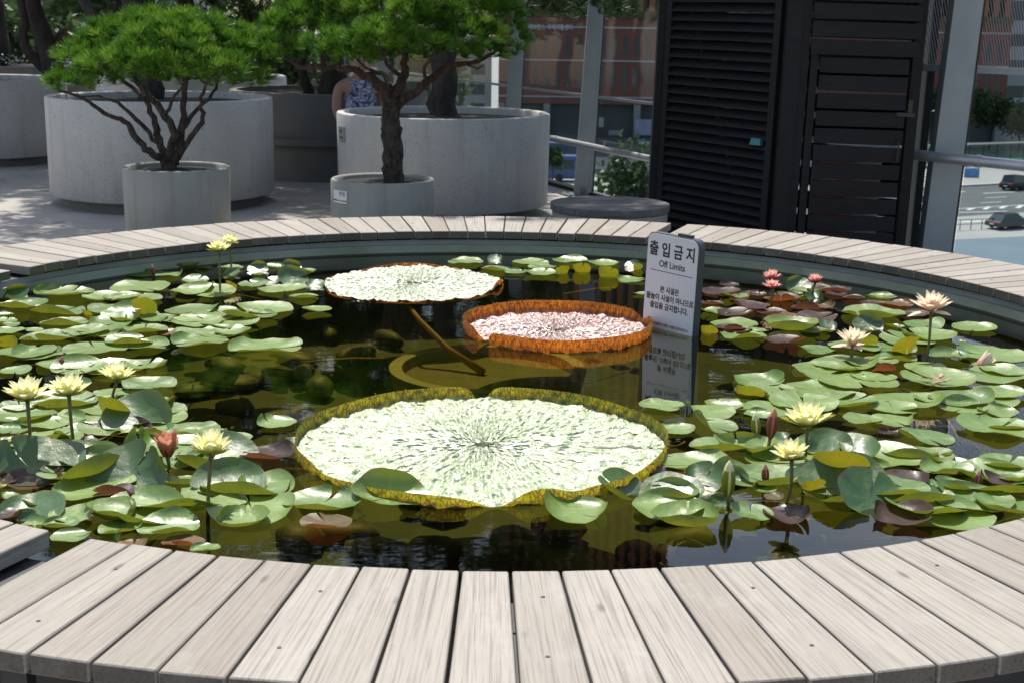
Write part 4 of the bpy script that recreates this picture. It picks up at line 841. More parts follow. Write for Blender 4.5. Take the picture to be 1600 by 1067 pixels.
# ------------------------------------------------------------------ seated person behind the right planter
def skin_body(name, verts, edges, radii, mat, parent, root=0, sub=2):
    me = bpy.data.meshes.new(name); me.from_pydata(verts, edges, []); o = bpy.data.objects.new(name, me); COL.objects.link(o)
    md = o.modifiers.new('skin', 'SKIN'); md.use_smooth_shade = True; o.modifiers.new('sub', 'SUBSURF').levels = sub
    for i, v in enumerate(me.skin_vertices[0].data):
        r = radii[i]; v.radius = r if hasattr(r, '__len__') else (r, r); v.use_root = (i == root)
    bpy.context.view_layer.update(); me2 = bpy.data.meshes.new_from_object(o.evaluated_get(bpy.context.evaluated_depsgraph_get())); bpy.data.objects.remove(o)
    return obj(name, me2, mat, parent)
pc = at_Y(563, 150, 13.55)
pn = thing('person', 'person in a sleeveless blue patterned top seated behind the right planter', 'person', (pc.x, 13.55, 0), rad(14))
bv = [(0, 0, .50), (0, .01, .68), (0, .0, .88), (0, .0, 1.00), (0, -.01, 1.07), (0, -.02, 1.14), (0, -.03, 1.24), (0, -.02, 1.31),          # 0-7 pelvis..head top
      (-.15, 0, .985), (-.21, .01, .95), (-.235, .0, .75), (-.19, -.17, .60), (-.14, -.27, .58),    # 8-12 left arm
      (.15, 0, .985), (.21, .01, .95), (.235, .0, .75), (.19, -.17, .60), (.14, -.27, .58),       # 13-17 right arm
      (-.09, -.02, .48), (-.11, -.42, .48), (-.11, -.44, .26), (-.11, -.43, .06), (-.11, -.55, .03),     # 18-22
      (.09, -.02, .48), (.11, -.42, .48), (.11, -.44, .26), (.11, -.43, .06), (.11, -.55, .03)]
be = [(0, 1), (1, 2), (2, 3), (3, 4), (4, 5), (5, 6), (6, 7), (3, 8), (8, 9), (9, 10), (10, 11), (11, 12), (3, 13), (13, 14), (14, 15), (15, 16), (16, 17), (0, 18), (18, 19), (19, 20), (20, 21), (21, 22), (0, 23), (23, 24), (24, 25), (25, 26), (26, 27)]
brd = [(.16, .13), (.14, .11), (.16, .11), (.12, .09), .058, .06, (.085, .1), .06, .075, .062, .05, .038, .032, .075, .062, .05, .038, .032, .095, .08, .062, .042, .035, .095, .08, .062, .042, .035]
skin_body('body', bv, be, brd, 'skin', pn)
m_, nt, bs, out = new_mat('patterned_cloth'); co = coords(nt)
nt.links.new(ramp(nt, noise(nt, co, 26, 3, .6, 1.5), (.44, (.48, .50, .60)), (.53, (.05, .06, .16))), bs.inputs['Base Color']); bs.inputs['Roughness'].default_value = .85; MAT['cloth'] = m_
MAT['trousers'] = M('trousers', (.04, .045, .06), .9)
skin_body('blouse', [(0, 0, .50), (0, .01, .68), (0, 0, .88), (0, 0, .985), (0, -.005, 1.035), (-.155, 0, .975), (.155, 0, .975)], [(0, 1), (1, 2), (2, 3), (3, 4), (3, 5), (3, 6)], [(.19, .16), (.17, .14), (.2, .14), (.15, .12), (.085, .08), .096, .096], 'cloth', pn)
skin_body('trousers', [(0, 0, .49), (-.09, -.02, .48), (-.11, -.42, .48), (-.11, -.44, .26), (-.11, -.43, .12), (.09, -.02, .48), (.11, -.42, .48), (.11, -.44, .26), (.11, -.43, .12)], [(0, 1), (1, 2), (2, 3), (3, 4), (0, 5), (5, 6), (6, 7), (7, 8)], [(.17, .14), .105, .09, .072, .06, .105, .09, .072, .06], 'trousers', pn)
skin_body('hair', [(0, .02, 1.18), (0, .02, 1.27), (0, .0, 1.345)], [(0, 1), (1, 2)], [(.085, .07), (.10, .095), .06], 'hair', pn)
for s in (-1, 1):
    for k in range(5):
        x = s*.14+(k-2)*.016; mb = MB(); thumb = k == (0 if s > 0 else 4)
        p = Vector((x, -.30, .585)); q = p+Vector((s*.0 if not thumb else -s*.02, -.055 if not thumb else -.03, -.008)); e = q+Vector((0, -.028, -.025)); mb.tube([p+Vector((0, .04, 0)), q, e], [.011, .009, .007], 6); mb.build('finger', 'skin', pn, True)
    mb = MB(); mb.lathe([(.001, .012), (.008, .008), (.011, 0)], 8); mb.build('eye', 'hair', pn, True, (s*.032, -.118, 1.23), (rad(90), 0, 0))
    mb = MB(); mb.lathe([(.001, .012), (.015, .01), (.02, 0)], 8); mb.build('ear', 'skin', pn, True, (s*.088, -.02, 1.22), (0, s*rad(90), 0))
MB().tube([(0, -.115, 1.235), (0, -.142, 1.2), (0, -.118, 1.192)], [.007, .013, .008], 6).build('nose', 'skin', pn, True)
MB().beam((-.022, -.118, 1.165), (.022, -.118, 1.165), .006, .009).build('mouth', M('lips', (.3, .11, .1), .5), pn)

# ------------------------------------------------------------------ round low seat with boarded top
PS = at_z(953, 318, .40); RS = span(186, PS)/2
st = thing('round_seat', 'low round concrete seat with dark worn boards on top', 'seat', (PS.x, PS.y, 0))
autosmooth(MB().lathe([(RS*.97, 0), (RS*.97, .345), (RS*.94, .355), (.05, .355)], 64).build('base', 'concrete_pot', st))
nb = 9
for k in range(nb):
    y0 = -RS+2*RS*k/nb+.005; y1 = -RS+2*RS*(k+1)/nb-.005; ps = []
    for i in range(7): y = y0+(y1-y0)*i/6; ps.append((math.sqrt(max(.0004, RS*RS-y*y)), y))
    poly = ps+[(-x, y) for x, y in reversed(ps)]
    me = MB().hexa([(x, y, .356) for x, y in poly], [(x, y, .40+random.uniform(-.001, .001)) for x, y in poly]).mesh('board'); o = obj('board', me, 'wood_dark', st)

# ------------------------------------------------------------------ black louvred cabin
B_ = at_Y(1224, 200, 9.35); A_ = at_Y(1026, 200, 10.5); C_ = at_Y(1418, 200, 9.4); B_.z = A_.z = C_.z = 0
cb = thing('louvred_cabin', 'black timber cabin with louvred side and slatted gate behind the pond', 'cabin', B_); HT = 2.3
cb.rotation_euler = (0, .018, 0)
loc = lambda p: Vector(p)-B_
a0, c0 = loc(A_), loc(C_); D_ = c0+Vector((.35, .95, 0)); E_ = a0+Vector((.5, .75, 0))
for p in (a0, Vector((0, 0, 0)), c0, D_, E_):
    wd = .10 if p is not c0 else .07
    MB().box(p.x-wd/2, p.x+wd/2, p.y-wd/2, p.y+wd/2, .001, HT).build('corner_post', 'black', cb)
MB().hexa([(p.x, p.y, HT) for p in (Vector((0, 0, 0)), c0, D_, E_, a0)], [(p.x, p.y, HT+.06) for p in (Vector((0, 0, 0)), c0, D_, E_, a0)]).build('roof', 'black', cb)
for p, q in ((c0, D_), (D_, E_), (E_, a0)):
    for k in range(12): MB().beam(p+Vector((0, 0, .1+k*.188)), q+Vector((0, 0, .1+k*.188)), .03, .14 if p is D_ else .189).build('back_board', 'black', cb)
da = a0.normalized(); na = Vector((-da.y, da.x, 0)); na = na if na.y < 0 else -na
La = a0.length
MB().beam(da*.11+Vector((0, 0, .001)), da*.11+Vector((0, 0, HT)), .09, .06, upv=da).build('frame_stile', 'black', cb)
MB().beam(da*(La-.09)+Vector((0, 0, .001)), da*(La-.09)+Vector((0, 0, HT)), .07, .06, upv=da).build('frame_stile', 'black', cb)
nl = 34; lme = None
for k in range(nl):
    z = .05+k*.0655; mb = MB(); p, q = da*.13, da*(La-.11); t = na*.035
    mb.hexa([p+t*1+Vector((0, 0, z)), q+t*1+Vector((0, 0, z)), q-t*.6+Vector((0, 0, z+.05)), p-t*.6+Vector((0, 0, z+.05))], [p+t*1+Vector((0, 0, z+.009)), q+t*1+Vector((0, 0, z+.009)), q-t*.6+Vector((0, 0, z+.059)), p-t*.6+Vector((0, 0, z+.059))])
    mb.build('louvre', 'black', cb)
pq = da*.24+na*.045; MB().hexa([pq+Vector((0, 0, .80))-da*.045, pq+Vector((0, 0, .80))+da*.06, pq+Vector((0, 0, .803))+da*.045-na*.03, pq+Vector((0, 0, .803))-da*.045-na*.03], [pq+Vector((0, 0, .845))-da*.045, pq+Vector((0, 0, .845))+da*.045, pq+Vector((0, 0, .848))+da*.045-na*.03, pq+Vector((0, 0, .848))-da*.045-na*.03]).build('teal_card', M('teal_card', (.03, .20, .22), .4), cb)
Lc = c0.length; dc = c0.normalized()
for xx, wd in ((.075, .07), (.15, .05)):
    MB().box(xx-wd/2, xx+wd/2, -.035, .02, .001, 1.53 if xx > .1 else HT).build('frame_stile', 'black', cb)
for k in range(19):
    z = .03+k*.1165; x0, x1 = (.185, Lc-.075) if z < 1.42 else (.115, Lc-.02)
    mb = MB(); mb.box(x0, x1, -.055 if z < 1.42 else -.06, -.03, z, z+.1); me = mb.mesh('slat'); bevel(me, .002); obj('slat', me, 'black', cb)
MB().box(Lc-.13, Lc-.01, -.064, -.056, 1.04, 1.065).build('hinge', 'darkmetal', cb); MB().box(Lc-.06, Lc-.03, -.066, -.0645, 1.07, 1.15).build('hinge', 'darkmetal', cb)
MB().tube([(Lc-.115, -.056, .88), (Lc-.105, -.09, .86), (Lc-.11, -.09, .74), (Lc-.12, -.056, .72)], .006, 6).build('handle', 'darkmetal', cb, True)
MB().box(.28, Lc-.14, .16, .4, .05, .8).build('stored_box', M('stored_crate', (.45, .10, .09), .6, (.55, .56, .6), 3), cb)
# ------------------------------------------------------------------ glass fence with posts and rail
FP = [Vector(p) for p in ((5.3, 6.05, 0), (3.62, 8.66, 0), (2.82, 9.72, 0), (1.25, 11.65, 0), (.42, 13.75, 0), (-1.5, 18.4, 0), (-3.4, 23.2, 0))]
def fence_len():
    L_ = [0]
    for p, q in zip(FP, FP[1:]): L_.append(L_[-1]+(q-p).length)
    return L_
FL = fence_len()
def fpt(s):
    for i in range(len(FP)-1):
        if s <= FL[i+1] or i == len(FP)-2: return FP[i]+(FP[i+1]-FP[i])*((s-FL[i])/(FL[i+1]-FL[i]))
def s_at_px(px):
    best = min((abs((800+(fpt(s).x/(fpt(s).y*math.cos(PITCH)+CZ*math.sin(PITCH)))*F)-px), s) for s in np.linspace(0, FL[-1], 4000)); return best[1]
LEAN = .045
def post(label, s, wd, taper):
    p = fpt(s); d = (fpt(min(s+.1, FL[-1]))-fpt(max(s-.1, 0))).normalized(); n = Vector((-d.y, d.x, 0)); n = n if n.x > 0 else -n      # n points outwards
    root = thing('fence_post', label, 'post', p, 0, 'grey steel fence posts'); dx = Vector((1, 0, 0)); dy = Vector((0, 1, 0)); H_ = 2.6
    def sec(w0, w1, y0, y1, mat, nm, z0=0.0, z1=H_):
        b = [dx*w0+dy*y0, dx*w1+dy*y0, dx*w1+dy*y1, dx*w0+dy*y1]
        o1 = Vector((LEAN*z0, 0, z0)); o2 = Vector((LEAN*z1, 0, z1)); t = [Vector((v.x*(1-taper), v.y, 0)) for v in b]
        MB().hexa([v+o1 for v in b], [v+o2 for v in t]).build(nm, mat, root)
    sec(-wd/2, wd*.28, -.03, .10, 'steel', 'column'); sec(wd*.28+.002, wd/2, -.012, .08, 'steel', 'flange'); sec(wd/2+.004, wd/2+.016, -.006, .06, 'darkmetal', 'gasket')
    MB().box(-wd*.75, wd*.75, -.08, .14, .001, .012).build('base_plate', 'steel', root)
    for k in (-1, 1): MB().lathe([(.02, .012), (.02, .07), (.001, .07)], 8, c=(k*wd*.25, -.055, 0)).build('bolt', 'steel', root)
    return root
s1, s2, s3 = s_at_px(1458), s_at_px(907), s_at_px(792)
post('grey steel fence post just right of the black cabin', s1, .21, .05)
post('grey steel fence post between the speckled planter and the black cabin', s2, .17, .2)
post('grey steel fence post partly behind the right dwarf pine crown', s3, .17, .2)
for s, lb in ((s3+2.4, 'grey fence post just beyond the thick pine trunk'), (s3+4.8, 'grey fence post behind the seated person'), (s3+7.2, 'farthest grey fence post behind the shaded planter')): post(lb, min(s, FL[-1]-.1), .17, .2)
post('grey fence post at the walkway edge outside the cabin', (s1+s2)/2+.15, .17, .1)
def panel(label, sa, sb, zr, zt=2.5, mesh=False):
    p, q = fpt(sa), fpt(sb); mid = (p+q)/2; root = thing('glass_panel', label, 'glass panel', (mid.x, mid.y, 0), 0, 'glass panels of the walkway fence'); d = (q-p).normalized(); h = (q-p).length/2
    upv = Vector((LEAN, 0, 1)); z = lambda k: upv*k+Vector((.03, .03, 0))
    def sheet(z0, z1, mat, nm, t=.006):
        n = Vector((-d.y, d.x, 0)); MB().hexa([v+z(z0) for v in (-d*h-n*t, d*h-n*t, d*h+n*t, -d*h+n*t)], [v+z(z1) for v in (-d*h-n*t, d*h-n*t, d*h+n*t, -d*h+n*t)]).build(nm, mat, root)
    sheet(.04, zr-.012, 'glass', 'lower_pane')
    MB().beam(-d*h+z(zr), d*h+z(zr), .03, .024 if not mesh else .045).build('mid_rail', 'steel', root)
    MB().beam(-d*h+z(.02), d*h+z(.02), .05, .035).build('bottom_rail', 'darkmetal', root)
    if not mesh: sheet(zr+.012, zt, 'glass', 'upper_pane')
    else:
        mb = MB(); n_ = int(2*h/.022); hh = zt-zr-.02
        for k in range(-int(hh*.35/.022), n_):
            for sgn in (1,):
                u0 = k*.022; u1 = u0+hh*.35; za, zb = zr+.02, zt
                if u0 < 0: za += (-u0)/.35; u0 = 0
                if u1 > 2*h: zb -= (u1-2*h)/.35; u1 = 2*h
                if zb <= za: continue
                mb.beam(d*(u0-h)+z(za), d*(u1-h)+z(zb), .005, .005)
        stuff(mb.build('wire_mesh', 'mesh', root))
    return root
gap = .13
panel('glass fence panel under a wire mesh at the far right end', .3, s1-gap, 1.335, 2.4, True)
panel('glass fence panel behind the black cabin right edge', s1+gap, (s1+s2)/2, 1.335, 2.4, True)
panel('glass fence panel between grey post and cabin left edge', (s1+s2)/2+.3, s2-gap, .93)
panel('glass fence panel right of the large speckled planter', s2+gap, s3-gap, .93)
for k in range(3): panel(('glass fence panel behind the thick pine trunk', 'glass fence panel behind the seated person', 'farthest glass fence panel behind the shaded planter')[k], s3+gap+2.4*k, min(s3-gap+2.4*(k+1), FL[-1]-.05), .93)
def rail_run(label, sa, sb, z0, z1, off, r, clamps, cable=False):
    ps = []
    for k in range(13):
        s = sa+(sb-sa)*k/12; p = fpt(s); ps.append(Vector((p.x, p.y, 0))+Vector((-off*.8, -off*.6, z0+(z1-z0)*k/12)))
    root = thing('handrail', label, 'handrail', (ps[0].x, ps[0].y, 0)); o = Vector((ps[0].x, ps[0].y, 0)); rel = [p-o for p in ps]
    autosmooth(MB().tube(rel, r, 14).build('tube', 'rail', root))
    for f in clamps:
        i = f*12; k = min(11, int(i)); p = rel[k]+(rel[k+1]-rel[k])*(i-k); d = (rel[k+1]-rel[k]).normalized(); autosmooth(MB().tube([p-d*.018, p+d*.018], r*1.16, 14).build('clamp', 'rail', root))
    if cable: MB().tube([p+Vector((0, 0, -.085)) for p in rel], .006, 6).build('cable', 'darkmetal', root)
    for k in range(0, 13, 4):
        p = rel[k]; MB().beam(p, p+Vector((off*.75, off*.55, 0)), .02, .02).build('bracket', 'steel', root)
    return root
sA, sB = s_at_px(1428), .4
rail_run('thick galvanised handrail with clamps beside the cabin gate', sA, sB, .745, .745, .10, .037, (.13, .53))
rail_run('galvanised handrail from the speckled planter to the cabin', s_at_px(840), s_at_px(1060), .50, .50, .12, .03, (.22,))

# ------------------------------------------------------------------ the street below
GZ = -17.0
g = lambda px, py: at_z(px, py, GZ)
struct(MB().add([(-900, -300, GZ), (1200, -300, GZ), (1200, 1500, GZ), (-900, 1500, GZ)], [(0, 1, 2, 3)]).build('ground', 'paving'))
def strip(name, pts, z, mat): 
    return struct(MB().add([(p.x, p.y, z) for p in pts], [tuple(range(len(pts)))]).build(name, mat))
RF0, RF1 = g(1400, 297), g(1600, 287); RN0, RN1 = g(1400, 346), g(1600, 332)
dF = (RF1-RF0).normalized(); dN = (RN1-RN0).normalized()
strip('road', [RN0-dN*160, RN1+dN*140, RF1+dF*140, RF0-dF*170], GZ+.01, 'asphalt')
RA, RB = g(860, 236), g(1030, 236)
strip('road', [g(700, 248)+Vector((-120, 0, 0)), g(1100, 248), g(1100, 214), g(700, 214)+Vector((-120, 0, 0))], GZ+.012, 'asphalt')
def mark(a, b, wd=.18):
    p, q = g(*a), g(*b); d = (q-p).normalized(); n = Vector((-d.y, d.x, 0))*wd; return [(v.x, v.y, GZ+.03) for v in (p-n, q-n, q+n, p+n)]
mb = MB()
for a, b, wd in (((1536, 303), (1600, 300), .15), ((1540, 310), (1573, 308.5), .12), ((1532, 318), (1565, 316.5), .12), ((1498, 327), (1600, 321), .12), ((1498, 333), (1575, 331), .15), ((1512, 329), (1522, 325.5), .25), ((1538, 328), (1547, 323.5), .25), ((1563, 326.5), (1572, 322.5), .25), ((1589, 326), (1598, 321), .25), ((1498, 301), (1508, 300), .12), ((1405, 304), (1427, 303), .12), ((1405, 310), (1417, 309.5), .12), ((1498, 348), (1540, 346.5), .3), ((1425, 349), (1440, 347), .9)):
    mb.add(mark(a, b, wd), [(0, 1, 2, 3)])
struct(mb.build('lane_markings', 'paint'))
mb = MB()
for k in range(10): mb.add(mark((862, 252+k*4.3), (900+k*5, 252.4+k*4.4), .55), [(0, 1, 2, 3)]); mb.add(mark((930, 262+k*4.2), (962-k*3, 262.4+k*4.3), .4), [(0, 1, 2, 3)])
struct(mb.build('crossing_stripes', 'paint'))
def kerb(a, b, h=.18, wd=.5, name='kerb'): 
    p, q = g(*a), g(*b); return struct(MB().beam(p+Vector((0, 0, h/2)), q+Vector((0, 0, h/2)), wd, h).build(name, 'concrete_light'))
kerb((1380, 298.5), (1640, 285), .2); kerb((1470, 396), (1640, 388), .6, 1.0)
mb = MB(); p = [g(1480, 399), g(1640, 391), g(1700, 440), g(1500, 450)]
mb.hexa([(v.x, v.y, GZ+.1) for v in p], [(v.x, v.y, GZ+1.3) for v in p]); tag(mb.build('flat_roof', M('blue_sheet', (.11, .16, .21), .5, (.09, .14, .18), .3)), 'flat blue-grey canopy roof below the walkway edge', 'roof')
# --- red granite building
RY = 234.0
def X(px, Y=RY): return at_Y(px, 200, Y).x
def Zp(py, Y=RY, px=900): return at_Y(px, py, Y).z
bl = thing('office_building', 'tall red granite office block with narrow windows across the street', 'building', (X(778), RY, GZ)); bo = Vector(bl.location)
xl, xr = 0.0, X(1567)-bo.x
zA = Zp(163)-GZ; zB = Zp(27)-GZ; zT = 112
wm = MB().box(xl, xr, .0, 40, zA, zB); wm.build('wall', 'brick', bl)
MB().box(xl+.5, xr-.5, 1.2, 40, 0, zA-.01).build('arcade', 'greywall', bl)
sp = span(17.7, at_Y(900, 100, RY))
for k in range(12): MB().box(xl+k*7.6, xl+k*7.6+1.1, -.3, .8, 0, zA-.02).build('pillar', 'paving', bl)
wme = MB().box(-.32, .32, -.05, .06, 0, 1).mesh('window'); wme.materials.append(MAT['winglass'])
sme = MB().box(-.42, .42, -.16, .05, -.12, -.01).mesh('window_sill'); sme.materials.append(MAT['brick'])
for z0, z1 in ((Zp(87), Zp(55)), (Zp(138), Zp(106))):
    x = X(833)-bo.x-sp*2
    while x < xr-.8:
        if x > .5:
            o = obj('window', wme, None, bl, (x, 0, z0-GZ)); o.scale = (1, 1, z1-z0)
        x += sp
for py in (43, 95, 152): MB().box(xl, xr, -.12, 0, Zp(py)-GZ-.12, Zp(py)-GZ+.12).build('string_course', 'whitewall', bl)
MB().box(xl, xr, -.6, 2, zB+.002, zB+1.0).build('planted_ledge', M('ledge_green', (.05, .08, .02), .9, (.12, .09, .03), .6), bl)
xt = X(1075)-bo.x; zW = zB+22
MB().box(xl+.3, xt-.3, 1.0, 40, zB+1.01, zT).build('curtain_wall', 'winglass', bl); MB().box(xt-.29, xr-.3, 1.0, 40, zB+1.01, zW).build('curtain_wall', 'winglass', bl)
fme = MB().box(-.48, .48, -.9, .95, zB+1.02, zT+1).mesh('fin'); fme.materials.append(MAT['fin']); fmw = MB().box(-.48, .48, -.9, .95, zB+1.02, zW+1).mesh('fin'); fmw.materials.append(MAT['fin'])
x = .6
while x < xr: obj('fin', fme if x < xt else fmw, None, bl, (x, 0, 0)); x += sp
k = 0; z = zB+4.6
while z < zT: MB().box(xl+.2, (xr if z < zW else xt)-.2, .55, .96, z, z+1.3).build('spandrel', 'brick', bl); z += 4.2
MB().box(xt+.51, xr+.5, -1.0, 41, zW+1.01, zW+3).build('parapet', 'brick', bl)
MB().box(xl-.5, xt+.5, -1.0, 41, zT+1.01, zT+4).build('parapet', 'brick', bl)
text_mesh('lettering', '세브란스 국제재활센터', 1.0, 'label_white', bl, Matrix.Translation((X(857)-bo.x, -.25, Zp(46)-GZ-.1)) @ Matrix.Rotation(PI/2, 4, 'X'), .01, .05, 'CENTER', .78)
# --- pale building to the right
b2 = thing('office_building', 'pale grey building with blue windows beside the red block', 'building', (X(1570)+.6, RY+6, GZ)); o2 = Vector(b2.location)
MB().box(0, 60, 0, 30, 0, 60).build('wall', 'whitewall', b2)
for r_ in range(13):
    for c_ in range(14):
        zz = 3+r_*4.3
        MB().box(.7+c_*4.2, 4.2+c_*4.2, -.06, .05, zz, zz+(2.0 if r_ != 4 else 3.2)).build('window', 'winglass' if (r_+c_) % 5 else M('blue_pane', (.05, .09, .13), .15), b2)
b3 = thing('office_building', 'low dark arcade block left of the red block', 'building', (X(300), RY+30, GZ))
MB().box(0, X(778)-X(300)-2, 0, 20, 0, 16).build('wall', 'whitewall', b3)
for c_ in range(11): 
    for r_ in range(4): MB().box(2+c_*4.4, 4.6+c_*4.4, -.06, .05, 1.5+r_*3.7, 3.6+r_*3.7).build('window', 'winglass', b3)
b4 = thing('office_building', 'far pale tower seen between the dark pine trunks', 'building', (X(-420), 300, GZ))
MB().box(0, 62, 0, 30, 0, 34).build('wall', 'whitewall', b4)
for c_ in range(12):
    for r_ in range(7): MB().box(2+c_*5, 5.4+c_*5, -.06, .05, 2+r_*4.4, 4.6+r_*4.4).build('window', 'winglass', b4)
# --- posters and boards on the arcade
def board(name, label, a, b, Y, col, col2=None, cat='sign'):
    p, q = at_Y(*a, Y), at_Y(*b, Y); mb = MB(); mb.box(p.x, q.x, Y-.12, Y, q.z, p.z); o = tag(mb.build(name, M(name, col, .5, col2, .6)), label, cat)
    return o
board('billboard', 'blue and white poster on the grey arcade', (992, 187), (1017, 212), RY-1.4, (.20, .27, .42), (.42, .38, .48))
board('shop_banner', 'blue and orange banner in front of the arcade', (951, 204), (972, 212), RY-4, (.10, .30, .45), (.5, .16, .08))
board('wall_emblem', 'round pale emblem board on the arcade beside the post', (936, 184), (943, 199), RY-1.4, (.35, .37, .36))
board('advert_panel', 'blue advert panel at the bus stop beyond the road', (1507, 263), (1529, 279), 178, (.08, .22, .55), (.25, .4, .6))
board('shop_sign', 'bright green shop sign beyond the handrail', (1428, 228), (1454, 232.5), 190, (.10, .55, .10))
# --- vehicles
CARM = {}
def car(label, px, py, heading, kind, col, tail=True):
    p = g(px, py); root = thing('parked_car' if kind == 'x' else 'car', label, 'car', (p.x, p.y, GZ+.035), heading, 'cars on the street below')
    pm_ = M('car_paint', col, .3, metal=.3)
    Lh, Wd, Ht = {'sedan': (4.8, 1.85, 1.45), 'suv': (4.6, 1.9, 1.7), 'taxi': (4.8, 1.85, 1.45)}[kind]
    x0, x1 = -Lh/2, Lh/2; hb = Ht*.56
    prof = [(x0, .35), (x0+.05, hb*.9), (x0+.5, hb), (x1-1.2, hb), (x1-.15, hb*.82), (x1, .4), (x1-.1, .25), (x0+.1, .25)]
    me = MB().hexa([(x, -Wd/2, z) for x, z in prof], [(x, Wd/2, z) for x, z in prof]).mesh('body'); bevel(me, .07, 2); autosmooth(obj('body', me, pm_, root), 35)
    cab = [(x0+.35, hb-.02), (x0+(1.0 if kind != 'suv' else .55), Ht), (x1-2.2, Ht), (x1-1.25, hb-.02)]
    b = [(x, -Wd/2+(.06 if z < Ht else .2), z) for x, z in cab]; t = [(x, Wd/2-(.06 if z < Ht else .2), z) for x, z in cab]
    obj('cabin_glass', MB().hexa(b, t).mesh('cabin_glass'), 'winglass', root)
    r_ = [(x, z) for x, z in cab[1:3]]; MB().box(r_[0][0]-.05, r_[1][0]+.1, -Wd/2+.17, Wd/2-.17, Ht-.01, Ht+.03).build('roof', pm_, root)
    for xx in (x0+.9, x1-.95):
        for yy in (-Wd/2+.02, Wd/2-.24):
            wo = MB().tube([(xx, yy, .33), (xx, yy+.22, .33)], .33, 16).build('wheel', 'ink', root); MB().tube([(xx, yy-.01, .33), (xx, yy+.23, .33)], .19, 10).build('rim', 'rail', wo)
    for yy in (-.62, .62):
        MB().box(x0-.015, x0+.08, yy-.22, yy+.22, hb*.72, hb*.9).build('tail_light', M('tail_red', (.55, .03, .03), .3), root); MB().box(x1-.12, x1-.02, yy-.2, yy+.2, hb*.62, hb*.76).build('headlight', 'label_white', root)
    MB().box(x0-.02, x0+.02, -.26, .26, .45, .6).build('number_plate', 'label_white', root)
    return root
hd = math.atan2(dF.y, dF.x)
car('dark grey sedan parked by the railing under the walkway', 1577, 357, hd+.02, 'sedan', (.07, .072, .08))
car('black suv driving on the road behind the parked sedan', 1589, 297, hd+.15, 'suv', (.015, .015, .02))
car('silver car with a full-width red tail light left of the fence post', 1437, 326, hd+.55, 'sedan', (.30, .32, .34))
car('white sedan on the far road before the arcade', 1022, 230, PI+.05, 'sedan', (.62, .63, .64))
def bus(label, px, py, heading, col, Lb=9.5, group='buses on the street below'):
    p = g(px, py); root = thing('bus', label, 'bus', (p.x, p.y, GZ+.03), heading, group); pm_ = M('bus_paint', col, .4)
    me = MB().box(-Lb/2, Lb/2, -1.2, 1.2, .35, 3.1).mesh('body'); bevel(me, .15, 2); autosmooth(obj('body', me, pm_, root), 35)
    for k in range(6):
        for yy in (-1.215, 1.205): MB().box(-Lb/2+.5+k*1.45, -Lb/2+1.8+k*1.45, yy, yy+.01, 1.5, 2.6).build('window', 'winglass', root)
    for xx in (-Lb/2-.012, Lb/2+.002): MB().box(xx, xx+.01, -1.0, 1.0, 1.3, 2.7).build('windscreen', 'winglass', root)
    for xx in (-Lb/2+1.8, Lb/2-2.2):
        for yy in (-1.22, .96): MB().tube([(xx, yy, .48), (xx, yy+.26, .48)], .48, 14).build('wheel', 'ink', root)
bus('blue city bus on the street beside the speckled planter', 845, 259, .0, (.03, .06, .17))
bus('blue and white bus in front of the other bus', 840, 283, .02, (.06, .11, .26))
# --- street lamp, poles, railings, shelter, trees
def lamp(px, py, topy, label):
    p = g(px, py); h = at_Y(px, topy, p.y).z-GZ; root = thing('street_lamp', label, 'street lamp', (p.x, p.y, GZ))
    MB().tube([(0, 0, 0), (0, 0, h)], [.14, .08], 8).build('pole', 'rail', root, True)
    for s in (-1, 1): MB().tube([(0, 0, h-.1), (s*.8, 0, h+.1), (s*1.7, 0, h+.15)], .05, 6).build('arm', 'rail', root, True); MB().box(s*1.7-.35, s*1.7+.35, -.14, .14, h+.1, h+.25).build('lamp_head', 'rail', root)
lamp(1446, 262, 174, 'two-armed grey street lamp right of the black cabin')
p = g(1441, 250); tag(MB().tube([(p.x, p.y, GZ), (p.x+.2, p.y, GZ+14)], [.14, .09], 8).build('utility_pole', 'rail'), 'slim tall pole standing behind the street lamp', 'pole')
def railing(label, a, b, n, h=1.0):
    p, q = g(*a), g(*b); root = thing('street_railing', label, 'railing', p, 0); d = q-p
    for z in (h, h*.55): MB().beam(Vector((0, 0, z)), d+Vector((0, 0, z)), .05, .05).build('rail', 'darkmetal', root)
    for k in range(n+1): MB().beam(d*(k/n), d*(k/n)+Vector((0, 0, h)), .06, .06).build('post', 'darkmetal', root)
railing('low dark railing beside the parked grey sedan', (1395, 365), (1600, 356), 12)
railing('railing along the far kerb by the bus stop', (1395, 294), (1480, 289), 10, 1.1)
railing('railing beside the pedestrian crossing', (925, 286), (1000, 283), 9, 1.2)
railing('railing by the crossing behind the fence post', (860, 268), (905, 282), 6, 1.1)
sh = g(1400, 262); sh2 = g(1640, 252); root = thing('bus_shelter', 'long bus shelter with green glass walls beyond the road', 'shelter', sh); d = sh2-sh
for k in range(12): MB().beam(d*(k/11), d*(k/11)+Vector((0, 0, 2.7)), .14, .14).build('post', 'darkmetal', root)
for k in range(11): 
    p, q = d*((k+.06)/11), d*((k+.94)/11); MB().hexa([p+Vector((0, 0, .3)), q+Vector((0, 0, .3)), q+Vector((0, .05, .3)), p+Vector((0, .05, .3))], [p+Vector((0, 0, 2.4)), q+Vector((0, 0, 2.4)), q+Vector((0, .05, 2.4)), p+Vector((0, .05, 2.4))]).build('pane', 'greenglass', root)
MB().hexa([Vector((0, -1.6, 2.72)), d+Vector((0, -1.6, 2.72)), d+Vector((0, 1, 2.72)), Vector((0, 1, 2.72))], [Vector((0, -1.6, 2.9)), d+Vector((0, -1.6, 2.9)), d+Vector((0, 1, 2.9)), Vector((0, 1, 2.9))]).build('roof', 'greywall', root)
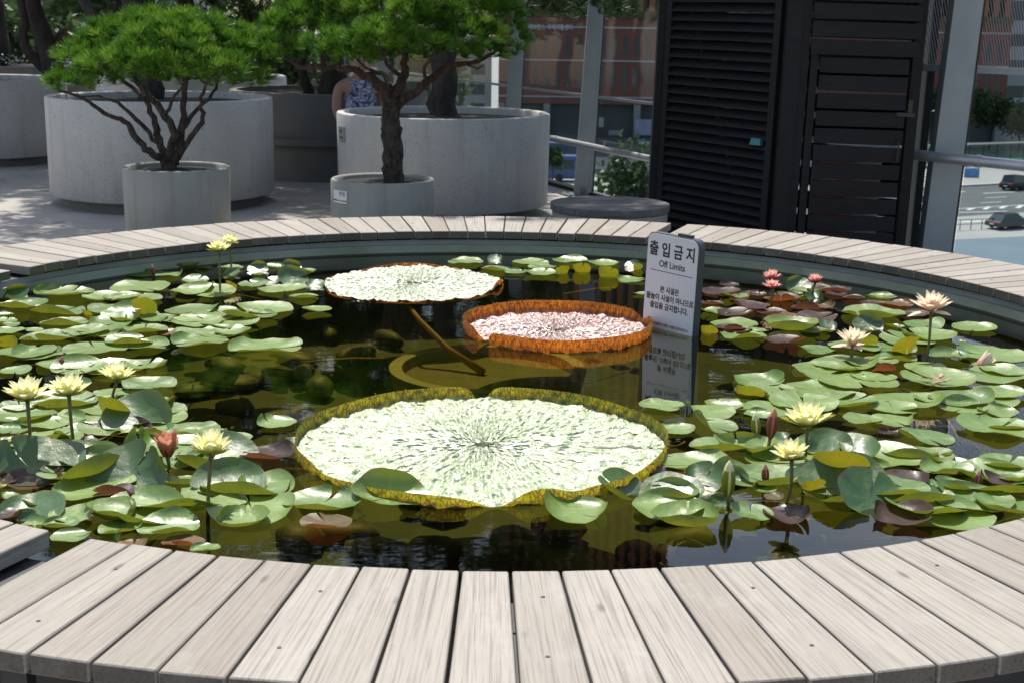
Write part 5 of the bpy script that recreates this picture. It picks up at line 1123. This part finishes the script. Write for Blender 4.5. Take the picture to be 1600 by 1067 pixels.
def leaf_tree(label, p, h, rw, nclump=36, leaf=.35, group='street trees', zb=GZ):
    root = thing('street_tree', label, 'tree', (p.x, p.y, zb), 0, group); mb = MB(); limb(mb, refine([Vector((0, 0, 0)), Vector((.1, 0, h*.3)), Vector((0, .1, h*.6)), Vector((0, 0, h*.85))], 3, .05), .02*h, .006*h, 8); mb.build('trunk', 'bark_dark', root, True)
    P = []; T = []
    for k in range(nclump):
        v = RNG.normal(size=3); v /= np.linalg.norm(v); c = np.array([0, 0, h*.68])+v*np.array([rw, rw, h*.30])*RNG.uniform(.35, .95); m_ = 70; q = RNG.normal(size=(m_, 3))*rw*.17+c; P.append(q); T.append(np.full(m_, RNG.uniform(.1, .9)))
    P = np.concatenate(P); T = np.concatenate(T); n = len(P); a = RNG.normal(size=(n, 3)); a /= np.linalg.norm(a, axis=1, keepdims=True); b = np.cross(a, RNG.normal(size=(n, 3))); b /= np.linalg.norm(b, axis=1, keepdims=True)
    V = np.stack([P-a*leaf, P-b*leaf*.5, P+a*leaf, P+b*leaf*.5], 1).reshape(-1, 3); tri_obj('crown', V, np.repeat(np.clip(T+RNG.normal(0, .12, n), 0, 1), 4), 'foliage', root)
for px, py, h, rw in ((1545, 236, 9.5, 3.6), (1497, 233, 11, 3.8), (1435, 232, 9, 3.6), (1590, 240, 8, 3), (1460, 226, 8.5, 3.5)): leaf_tree('dark green street tree in front of the red and pale buildings', g(px, py), h, rw)
p = at_z(985, 330, GZ); leaf_tree('leafy tree below the walkway seen through the glass left of the cabin', at_Y(985, 300, 62), 14.2, 2.1, 60, .20, 'trees below the walkway')
leaf_tree('small bright tree beside the blue bus', g(862, 292), 5, 1.3, 14, .25, 'trees below the walkway')
for px, Y, h in ((20, 150, 21), (55, 120, 20), (110, 170, 23), (200, 160, 24), (330, 150, 23), (560, 170, 22), (-30, 140, 24), (430, 160, 22), (660, 150, 21)): leaf_tree('tall tree in the park beyond the far planters', at_Y(px, 60, Y), h, 5, 40, .6, 'park trees far behind')
